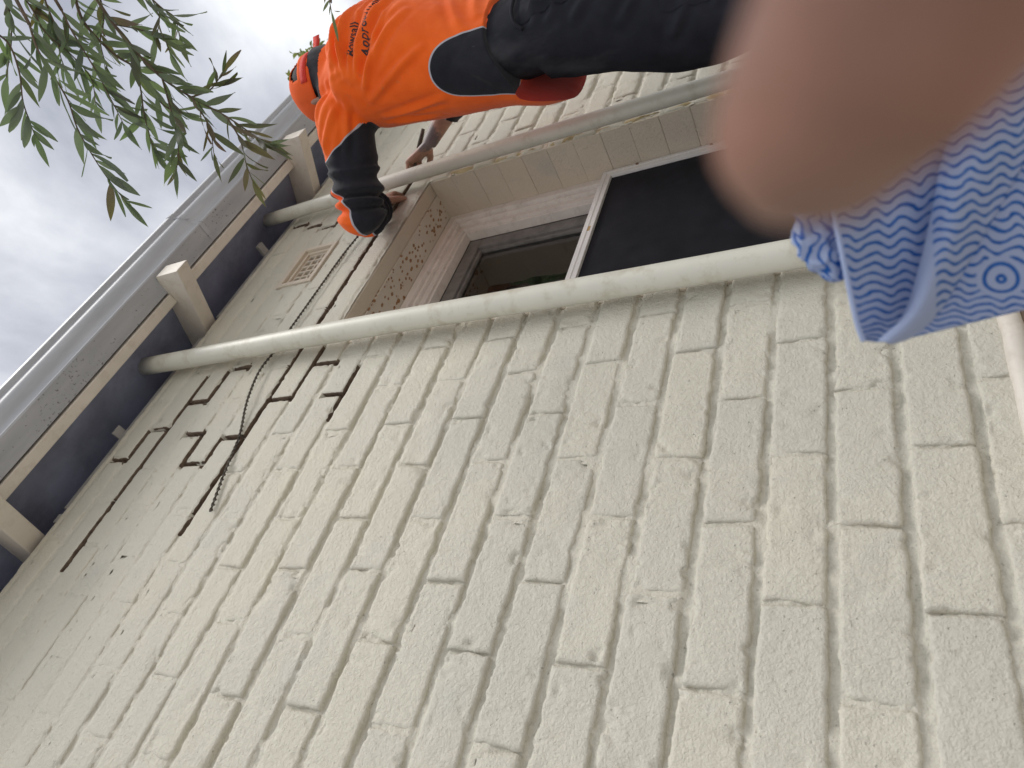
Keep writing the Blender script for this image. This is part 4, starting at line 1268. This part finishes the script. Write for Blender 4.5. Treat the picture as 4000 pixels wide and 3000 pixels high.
HM.add(*smooth_tube([(*(pc - out * 0.004), 0.034, 0.014), (*(pc + out * 0.03), 0.040, 0.017), (*(pc + out * 0.075), 0.036, 0.020), (*(pc + out * 0.115), 0.028, 0.022), (*(pc + out * 0.22), 0.034, 0.028)], 4, 20))
HM.add(*tube_data([pc + out * 0.08 + AX_U * 0.01, pc + out * 0.05 + AX_U * 0.035, pc + out * 0.015 + AX_U * 0.045], [0.015, 0.0125, 0.0085], 14))
HV, HQ = remeshed(HM, 0.0016)
HV = laplace(HV, HQ, 5, 0.5)
obj('finger_and_palm', quad_mesh('finger_and_palm', HV, HQ), skin_mat('near_skin', (0.225, 0.108, 0.074), None, 70), hand)  # skin colour lowered to stand in for the shade of the phone

def cloth_mat():
    m, n, l, b = new_mat('printed_cloth')
    uv = n.new('ShaderNodeUVMap'); uv.uv_map = 'uv'
    sep = n.new('ShaderNodeSeparateXYZ'); l.new(uv.outputs[0], sep.inputs[0])
    U, Vv = sep.outputs[0], sep.outputs[1]              # millimetres on the cloth
    wob = noise_node(n, l, uv.outputs[0], 0.05, 2)
    ph = math_node(n, l, 'ADD', math_node(n, l, 'MULTIPLY', U, 2 * math.pi / 18.5), math_node(n, l, 'MULTIPLY', wob.outputs['Fac'], 5.0))
    wave = math_node(n, l, 'MULTIPLY', math_node(n, l, 'SINE', ph), 2.3)
    # round swirl printed among the waves
    sw = n.new('ShaderNodeVectorMath'); sw.operation = 'DISTANCE'; sw.inputs[1].default_value = (62, 8.0, 0); l.new(uv.outputs[0], sw.inputs[0])
    rad = sw.outputs['Value']
    ring = math_node(n, l, 'FRACT', math_node(n, l, 'DIVIDE', math_node(n, l, 'ADD', rad, 1.5), 7.8))
    wv = math_node(n, l, 'FRACT', math_node(n, l, 'DIVIDE', math_node(n, l, 'ADD', Vv, wave), 7.1))
    inr = n.new('ShaderNodeMapRange'); inr.inputs[1].default_value = 15.2; inr.inputs[2].default_value = 15.0; l.new(rad, inr.inputs[0])
    val = mixc(n, l, inr.outputs[0], wv, ring)
    d = math_node(n, l, 'ABSOLUTE', math_node(n, l, 'SUBTRACT', val, 0.5))
    edge = noise_node(n, l, uv.outputs[0], 1.3, 2)
    d = math_node(n, l, 'ADD', d, math_node(n, l, 'MULTIPLY', math_node(n, l, 'SUBTRACT', edge.outputs['Fac'], 0.5), 0.10))
    k = n.new('ShaderNodeMapRange'); k.inputs[1].default_value = 0.20; k.inputs[2].default_value = 0.13; l.new(d, k.inputs[0])
    hem = n.new('ShaderNodeMapRange'); hem.inputs[1].default_value = -99.0; hem.inputs[2].default_value = -100.0; l.new(U, hem.inputs[0])
    k2 = math_node(n, l, 'MULTIPLY', k.outputs[0], math_node(n, l, 'SUBTRACT', 1.0, hem.outputs[0]))
    ink = noise_node(n, l, uv.outputs[0], 0.35, 3)
    blue = ramp(n, l, ink.outputs['Fac'], [(0.3, (0.020, 0.10, 0.38)), (0.7, (0.04, 0.17, 0.52))])
    l.new(mixc(n, l, k2, (0.41, 0.48, 0.66), blue.outputs[0]), b.inputs['Base Color'])
    b.inputs['Roughness'].default_value = 0.9
    b.inputs['Specular IOR Level'].default_value = 0.1
    # open weave: a little light comes through
    tr = n.new('ShaderNodeBsdfTranslucent'); l.new(mixc(n, l, k2, (0.40, 0.50, 0.76), blue.outputs[0]), tr.inputs[0])
    mx = n.new('ShaderNodeMixShader'); mx.inputs[0].default_value = 0.32
    o = [q for q in n if q.type == 'OUTPUT_MATERIAL'][0]
    l.new(b.outputs[0], mx.inputs[1]); l.new(tr.outputs[0], mx.inputs[2]); l.new(mx.outputs[0], o.inputs[0])
    wv2 = noise_node(n, l, uv.outputs[0], 1.8, 2)
    bump(n, l, b, wv2.outputs['Fac'], 0.5, 0.0008)
    return m
M_CLOTH = cloth_mat()
cloth = thing('wiping_cloth', 'blue and white wave-patterned wiping cloth held at the right edge', 'cloth', tuple(lens_pt(4000, 700, 0.42)))
CD = 0.42; MM = CD / 2692.7 * 1000          # millimetres on the cloth for one picture unit at that distance
def strip(name, left, right, dl, dr, uvfun, nu=26, nv=60, sag=0.0, bulge=0.0):
    """sheet between two edge curves; dl/dr: distance from the lens along each edge"""
    Lc = catmull(left, 12); Rc = catmull(right, 12)
    Lc = [Lc[int(i * (len(Lc) - 1) / nv)] for i in range(nv + 1)]; Rc = [Rc[int(i * (len(Rc) - 1) / nv)] for i in range(nv + 1)]
    V, Q, UV = [], [], []
    for i in range(nv + 1):
        tv = i / nv
        for k in range(nu + 1):
            tu = k / nu
            p = Lc[i] * (1 - tu) + Rc[i] * tu
            de = np.interp(tv, np.linspace(0, 1, len(dl)), dl) * (1 - tu) + np.interp(tv, np.linspace(0, 1, len(dr)), dr) * tu
            de += -bulge * math.sin(math.pi * tu) + sag * tv ** 4 + 0.08 + 0.0016 * math.sin(p[0] * 0.012 + p[1] * 0.006) + 0.001 * math.sin(p[0] * 0.031 - p[1] * 0.012)
            V.append(lens_pt(p[0], p[1], de)); UV.append(uvfun(p, tu, tv))
    for i in range(nv):
        for k in range(nu): Q.append((i * (nu + 1) + k, i * (nu + 1) + k + 1, (i + 1) * (nu + 1) + k + 1, (i + 1) * (nu + 1) + k))
    me = quad_mesh(name, V, Q)
    ul = me.uv_layers.new(name='uv'); li = np.zeros(len(me.loops), np.int32); me.loops.foreach_get('vertex_index', li)
    ul.data.foreach_set('uv', np.array(UV, np.float32)[li].ravel())
    o = obj(name, me, M_CLOTH, cloth)
    sd = o.modifiers.new('s', 'SOLIDIFY'); sd.thickness = 0.0012
    return o
def uvA(p, tu, tv): return ((p[0] - 3900) * MM, (p[1] - 700 + (p[0] - 3300) * 0.20 * (1 - max(0, (p[1] - 700) / 650))) * MM * (1 + 0.35 * tv ** 3))
strip('front_fold', [(3330, -150), (3260, 300), (3232, 690), (3262, 850), (3300, 1040), (3345, 1250), (3376, 1332)], [(4160, -150), (3860, 230), (3691, 600), (3643, 831), (3590, 1063), (3532, 1236), (3440, 1338)],
      [0.328, 0.330, 0.332, 0.336], [0.352, 0.352, 0.350, 0.342], uvA, sag=0.010, bulge=-0.004)
def uvB(p, tu, tv): return ((p[0] - 4300) * MM * 1.05 + 7, (p[1] - 690 + (tu - 0.5) * 60) * MM)
strip('middle_fold', [(4170, -160), (3868, 225), (3693, 590), (3645, 825), (3592, 1058), (3534, 1230), (3436, 1336)], [(4420, -100), (4200, 300), (3998, 632), (3830, 930), (3677, 1196), (3570, 1305), (3484, 1338)],
      [0.338, 0.338, 0.336, 0.335], [0.340, 0.340, 0.338, 0.336], uvB, bulge=0.013)
def uvC(p, tu, tv): return ((p[0] - 3500) * MM * 0.98, (p[1] - 1044) * MM * (1.05 + 0.55 * max(0, (p[1] - 1080) / 200)))
strip('back_fold', [(4380, -120), (4150, 300), (3950, 640), (3800, 930), (3650, 1190), (3560, 1290), (3478, 1334)], [(4800, -60), (4780, 300), (4740, 600), (4700, 800), (4600, 960), (4560, 1020), (4520, 1080)],
      [0.345] * 4, [0.352] * 4, uvC, sag=0.008, nv=60)
# bottom edge of the back fold is cut along a line rising to the right
def edge_tube(name, pts, dep, r, ucode):
    P = catmull(pts, 10)
    V, F = tube_data([lens_pt(q[0], q[1], dep) for q in P], [r] * len(P), 8)
    me = make_mesh(name, V, F, True)
    ul = me.uv_layers.new(name='uv')
    for d in ul.data: d.uv = (ucode, 0)
    return obj(name, me, M_CLOTH, cloth)
edge_tube('rolled_hem', [(3222, 660), (3240, 740), (3262, 850), (3300, 1040), (3345, 1250), (3374, 1334)], 0.4095, 0.0016, -150)
# scrunched tail
def bunch():
    Mb = Merge()
    for (px_, py_, r_) in ((3155, 740, .0085), (3150, 800, .0085), (3170, 860, .0088), (3215, 830, .009), (3135, 925, .0058), (3175, 960, .0080), (3215, 930, .0090), (3250, 900, .0080), (3215, 1010, .0082), (3240, 1050, .0072), (3262, 1000, .0074), (3268, 1065, .0046), (3230, 760, .010)):
        Mb.add(*ellipsoid(lens_pt(px_, py_, 0.432), (r_ * 1.22,) * 3, 12, 8))
    V, Q = remeshed(Mb, 0.0012)
    V = laplace(V, Q, 4, 0.5)
    Nn = vnormals(V, Q)
    r = 1 - np.abs(fbm(V, 95, 2, 7)) * 1.6
    V = V + Nn * (0.0034 * r - 0.002)[:, None]
    V = laplace(V, Q, 1, 0.4)
    me = quad_mesh('crumpled_end', V, Q)
    rel = V - np.array(lens_pt(3200, 900, 0.43))
    a = rel @ np.array(AX_R) * 1000; c = rel @ np.array(AX_U) * 1000; w = rel @ np.array(AX_B) * 1000
    nn = fbm(V, 60, 2, 3)
    uvv = np.stack([c * 0.8 + w + nn * 6, a * 1.1 + nn * 9], 1).astype(np.float32)
    ul = me.uv_layers.new(name='uv'); li = np.zeros(len(me.loops), np.int32); me.loops.foreach_get('vertex_index', li)
    ul.data.foreach_set('uv', uvv[li].ravel())
    return obj('crumpled_end', me, M_CLOTH, cloth)
bunch()

# ------------------------------------------------------------------ tree overhead
def leaf_mat(name, stops, back):
    m, n, l, b = new_mat(name)
    oi = n.new('ShaderNodeObjectInfo')
    p = pos(n)
    t = noise_node(n, l, p, 45, 3)
    f = math_node(n, l, 'ADD', math_node(n, l, 'MULTIPLY', oi.outputs['Random'], 0.8), math_node(n, l, 'MULTIPLY', t.outputs['Fac'], 0.25))
    c = ramp(n, l, f, stops).outputs[0]
    ge = n.new('ShaderNodeNewGeometry')
    c2 = mixc(n, l, ge.outputs['Backfacing'], c, mixc(n, l, 0.55, c, back))
    l.new(c2, b.inputs['Base Color']); b.inputs['Roughness'].default_value = 0.45
    tr = n.new('ShaderNodeBsdfTranslucent'); l.new(mixc(n, l, 0.5, c, (0.16, 0.26, 0.05)), tr.inputs[0])
    mx = n.new('ShaderNodeMixShader'); mx.inputs[0].default_value = 0.42
    o = [q for q in n if q.type == 'OUTPUT_MATERIAL'][0]
    l.new(b.outputs[0], mx.inputs[1]); l.new(tr.outputs[0], mx.inputs[2]); l.new(mx.outputs[0], o.inputs[0])
    return m
M_LEAF = leaf_mat('green_leaf', [(0.10, (0.075, 0.095, 0.078)), (0.35, (0.11, 0.15, 0.085)), (0.6, (0.18, 0.21, 0.165)), (0.9, (0.17, 0.25, 0.09))], (0.16, 0.19, 0.16))
M_LEAFR = leaf_mat('reddened_leaf', [(0.10, (0.035, 0.038, 0.036)), (0.4, (0.075, 0.060, 0.045)), (0.65, (0.16, 0.060, 0.035)), (0.95, (0.07, 0.09, 0.04))], (0.14, 0.13, 0.12))

def leaf_mesh(bend, fold, wid, name='leaf'):
    V = []; F = []; n = 7
    for i in range(n + 1):
        t = i / n
        w = wid * (math.sin(math.pi * min(1, t * 0.97 + 0.03)) ** 0.8) * (1.12 - 0.35 * t)
        w = max(w, 0.004)
        y = t; z = -bend * t * t; cz = 0.15 * math.sin(t * 5) * bend
        V += [(-w, y, z + fold * w + cz), (0, y, z + cz * 0.5), (w, y, z + fold * w - cz)]
    for i in range(n):
        a = 3 * i
        F += [(a, a + 1, a + 4, a + 3), (a + 1, a + 2, a + 5, a + 4)]
    return make_mesh(name, V, F, True)
LEAFS = [leaf_mesh(b, f, w) for b, f, w in ((0.10, 0.30, 0.100), (0.22, 0.4, 0.108), (-0.08, 0.2, 0.090), (0.30, 0.3, 0.104), (0.05, 0.45, 0.112), (0.16, 0.2, 0.078))]
LEAFS_R = [m.copy() for m in LEAFS]
for m in LEAFS: m.materials.append(M_LEAF)
for m in LEAFS_R: m.materials.append(M_LEAFR)

tree = thing('tree', 'leafy tree with long narrow leaves hanging over the gutter', 'tree', (3.6, -2.9, 0.0))
STEMS = [
 [(1.328,-0.917,2.945),(1.323,-0.844,2.950),(1.323,-0.773,2.947),(1.327,-0.707,2.937),(1.343,-0.641,2.914),(1.365,-0.564,2.878),(1.376,-0.499,2.852),(1.382,-0.463,2.836)],
 [(1.129,-0.944,3.038),(1.133,-0.910,3.036),(1.114,-0.862,3.050),(1.085,-0.818,3.069),(1.069,-0.783,3.078),(1.056,-0.753,3.085)],
 [(1.151,-0.921,2.961),(1.135,-0.880,2.974),(1.126,-0.832,2.980),(1.114,-0.776,2.986),(1.091,-0.722,2.998),(1.073,-0.655,3.002),(1.063,-0.605,3.002),(1.054,-0.552,2.998)],
 [(1.301,-0.916,3.034),(1.291,-0.871,3.042),(1.277,-0.782,3.051),(1.262,-0.721,3.058),(1.248,-0.670,3.063)],
 [(1.355,-0.784,2.986),(1.315,-0.705,3.013),(1.290,-0.662,3.029),(1.264,-0.609,3.042),(1.255,-0.582,3.045)],
 [(1.327,-0.707,2.937),(1.296,-0.635,2.955),(1.262,-0.571,2.972),(1.225,-0.529,2.993)],
 [(1.309,-0.647,2.877),(1.296,-0.576,2.876),(1.266,-0.521,2.891)],
 [(1.376,-0.635,2.951),(1.409,-0.626,2.919),(1.431,-0.633,2.898),(1.452,-0.643,2.879)],
 [(1.297,-0.580,2.807),(1.285,-0.525,2.805),(1.261,-0.474,2.814),(1.245,-0.434,2.817)],
 [(1.329,-0.971,3.073),(1.315,-0.930,3.086),(1.304,-0.892,3.096),(1.280,-0.851,3.115),(1.269,-0.822,3.123)],
 [(1.451,-0.886,2.968),(1.460,-0.848,2.959),(1.461,-0.808,2.957),(1.432,-0.773,2.983)],
 [(1.500,-0.867,2.990),(1.509,-0.817,2.981),(1.516,-0.786,2.972),(1.501,-0.746,2.984)],
 [(1.712,-0.690,2.646),(1.700,-0.664,2.652),(1.690,-0.640,2.657),(1.683,-0.622,2.661)],
 [(1.217,-0.998,3.032),(1.198,-0.957,3.049),(1.168,-0.914,3.073),(1.120,-0.867,3.107)],
 [(1.296,-0.993,3.098),(1.293,-0.945,3.103),(1.285,-0.898,3.111),(1.294,-0.841,3.104),(1.293,-0.779,3.102),(1.266,-0.730,3.119)],
 [(1.440,-0.919,3.046),(1.417,-0.865,3.067),(1.382,-0.826,3.096),(1.360,-0.775,3.113)],
 [(1.389,-0.843,3.025),(1.419,-0.807,2.996),(1.442,-0.769,2.973),(1.434,-0.732,2.977)],
 [(1.383,-0.937,3.056),(1.363,-0.875,3.074),(1.368,-0.794,3.068),(1.383,-0.735,3.051),(1.373,-0.651,3.050),(1.388,-0.609,3.031)],
]
REDDISH = {6: 0.6, 7: 0.7, 8: 0.85, 0: 0.35, 5: 0.25, 12: 0.6, 10: 0.3, 11: 0.4}
tube('trunk', [(3.6, -2.9, 0.0), (3.56, -2.88, 0.8), (3.50, -2.80, 1.7), (3.42, -2.72, 2.6)], [0.16, 0.125, 0.11, 0.10], M_BARK, tree, 16)
HUB = Vector((2.35, -1.95, 3.65))
tube('limb', [tuple(q) for q in catmull([(3.42, -2.72, 2.55), (3.1, -2.45, 3.05), (2.75, -2.2, 3.4), tuple(HUB)], 6)], [0.09 - 0.0030 * i for i in range(19)], M_BARK, tree, 12)
tube('limb', [(3.42, -2.72, 2.55), (3.9, -2.8, 3.3), (4.4, -2.9, 4.2), (4.7, -3.1, 5.1)], [0.09, 0.07, 0.05, 0.03], M_BARK, tree, 12)
leaf_n = 0
extra = Merge()
def put_leaf(parent, p, d, nrm, size, red):
    global leaf_n
    y = d.normalized(); z = nrm; z = (z - y * z.dot(y)).normalized(); x = y.cross(z)
    mw = Matrix(((x.x * size, y.x * size, z.x * size, p.x), (x.y * size, y.y * size, z.y * size, p.y), (x.z * size, y.z * size, z.z * size, p.z), (0, 0, 0, 1)))
    if leaf_n >= 300:
        i = random.randrange(6); o0 = len(extra.V)
        extra.add([mw @ v.co for v in LEAFS[i].vertices], [tuple(q.vertices) for q in LEAFS[i].polygons]); return
    o = bpy.data.objects.new('leaf', (LEAFS_R if random.random() < red else LEAFS)[random.randrange(6)])
    COL.objects.link(o)
    o.parent = parent
    o.matrix_basis = mw
    leaf_n += 1
leaf_rest = []
for si, st in enumerate(STEMS):
    P = [Vector(q) for q in catmull(st, 8)]
    r0 = 0.0040 if si in (0, 17) else 0.0024
    V, F = tube_data(P, [r0 * (1 - 0.65 * i / len(P)) for i in range(len(P))], 7)
    if True:      # continue the twig to the limb outside the picture
        a = P[0]
        if si not in (4, 5, 6, 7, 8):
            mid = lerp(a, HUB, 0.4) + Vector((0.0, -0.10, 0.10))
            back = catmull([tuple(HUB), tuple(mid), tuple(a)], 8)
            V2, F2 = tube_data(back, [0.010 - 0.0004 * i for i in range(len(back))], 7)
            mm = Merge().add(V, F).add(V2, F2); V, F = mm.V, mm.F
    stem = obj('branch', make_mesh('branch', V, F, True), M_BARK, tree)
    length = sum((P[i + 1] - P[i]).length for i in range(len(P) - 1))
    n = max(5, int(length / 0.0115))
    for j in range(n):
        s = (j + 0.5) / n * (len(P) - 1); i = int(s); p = lerp(P[i], P[min(i + 1, len(P) - 1)], s - i)
        tg = (P[min(i + 1, len(P) - 1)] - P[max(i - 1, 0)]).normalized()
        rnd = Vector((random.gauss(0, 1), random.gauss(0, 1), random.gauss(0, 1)))
        perp = (rnd - tg * rnd.dot(tg)).normalized()
        d = tg * random.uniform(0.55, 1.0) + perp * random.uniform(0.35, 0.85) + Vector((0, 0, -0.18))
        nr = Vector((random.gauss(0, 0.7), random.gauss(0, 0.7), 0.8))
        put_leaf(stem, p, d, nr, random.uniform(0.052, 0.098) * (0.72 if j > n - 4 else 1.0) * (0.55 if si == 12 else 1.0), REDDISH.get(si, 0.06))
    d = tg + Vector((0, 0, -0.1))
    put_leaf(stem, P[-1], d, Vector((0.2, 0.1, 1)), 0.07, REDDISH.get(si, 0.06))

if extra.V:
    o = obj('small_leaves', make_mesh('small_leaves', extra.V, extra.F, True), M_LEAF, tree); o['kind'] = 'stuff'
print('LEAVES', leaf_n, len(extra.V) // 24)
# the rest of the crown, above and behind the camera (it shows only in the window glass)
def crown():
    n = 17000
    C0 = np.array([(4.3, -2.9, 4.9), (3.6, -2.5, 4.4), (5.1, -3.4, 5.6), (4.4, -3.8, 5.2), (5.4, -2.7, 4.7), (3.3, -3.4, 4.6), (5.3, -2.2, 4.7), (6.1, -2.8, 5.1), (5.7, -2.3, 5.3), (4.7, -1.95, 4.3), (6.6, -3.2, 5.6)])
    pick = rng.integers(0, len(C0), n)
    dirs = rng.normal(size=(n, 3)); dirs /= np.linalg.norm(dirs, axis=1, keepdims=True)
    P = C0[pick] + dirs * (rng.random((n, 1)) ** 0.45) * np.array((0.85, 0.75, 0.75))
    P = P[fbm(P, 2.4, 2, 5) > -0.25]
    rel = P - np.array(CAM)
    dep = -(rel @ np.array(AX_B)); u = rel @ np.array(AX_R) / dep * 2692.7 / 2000; v = rel @ np.array(AX_U) / dep * 2692.7 / 1500
    P = P[~((dep > 0) & (np.abs(u) < 1.15) & (np.abs(v) < 1.15))]
    m = len(P)
    a = rng.normal(size=(m, 3)); a[:, 2] -= 0.5; a /= np.linalg.norm(a, axis=1, keepdims=True)
    b = np.cross(a, rng.normal(size=(m, 3))); b /= np.linalg.norm(b, axis=1, keepdims=True)
    ln = rng.uniform(0.09, 0.15, (m, 1)); w = ln * 0.14
    V = np.stack([P, P + a * ln * 0.5 + b * w, P + a * ln, P + a * ln * 0.5 - b * w], 1).reshape(-1, 3)
    return quad_mesh('crown', V, np.arange(m * 4).reshape(-1, 4), False)
cr = obj('crown', crown(), M_LEAF, tree); cr['kind'] = 'stuff'

# weed growing out of the gutter
weed = thing('gutter_weed', 'small yellow-green weed sprouting from the gutter behind the cap', 'weed', (2.9, -0.25, 3.56))
M_WLEAF = leaf_mat('weed_leaf', [(0.1, (0.10, 0.11, 0.03)), (0.5, (0.22, 0.24, 0.05)), (0.9, (0.34, 0.33, 0.08))], (0.2, 0.2, 0.1))
WL = [leaf_mesh(0.3, 0.4, w, 'weed_leaf') for w in (0.22, 0.28)]
for m in WL: m.materials.append(M_WLEAF)
for (a, b, c) in (((3.02, -0.25, 3.58), (3.15, -0.26, 3.75), (3.36, -0.265, 3.95)), ((2.98, -0.25, 3.58), (3.18, -0.265, 3.86), (3.38, -0.26, 4.12)), ((2.95, -0.25, 3.58), (3.20, -0.26, 3.95), (3.42, -0.26, 4.28)), ((2.85, -0.25, 3.58), (2.90, -0.26, 3.85), (2.95, -0.26, 4.00)), ((2.80, -0.25, 3.58), (2.80, -0.26, 3.65), (2.84, -0.26, 3.72))):
    P = [Vector(q) for q in catmull([a, b, c], 8)]
    V, F = tube_data(P, [0.003 - 0.00012 * i for i in range(len(P))], 6)
    st = obj('stem', make_mesh('stem', V, F, True), M_BARK, weed)
    for j in range(3, len(P)):
        for q in range(3):
            d = Vector((random.gauss(0, 1), random.gauss(0, 0.8), random.gauss(0.3, 0.8)))
            y = d.normalized(); z = Vector((random.gauss(0, .5), random.gauss(0, .5), 1)); z = (z - y * z.dot(y)).normalized(); x = y.cross(z); sz = random.uniform(0.025, 0.045); p = P[j]
            o = bpy.data.objects.new('weed_leaf', WL[q % 2]); COL.objects.link(o); o.parent = st
            o.matrix_basis = Matrix(((x.x * sz, y.x * sz, z.x * sz, p.x), (x.y * sz, y.y * sz, z.y * sz, p.y), (x.z * sz, y.z * sz, z.z * sz, p.z), (0, 0, 0, 1)))
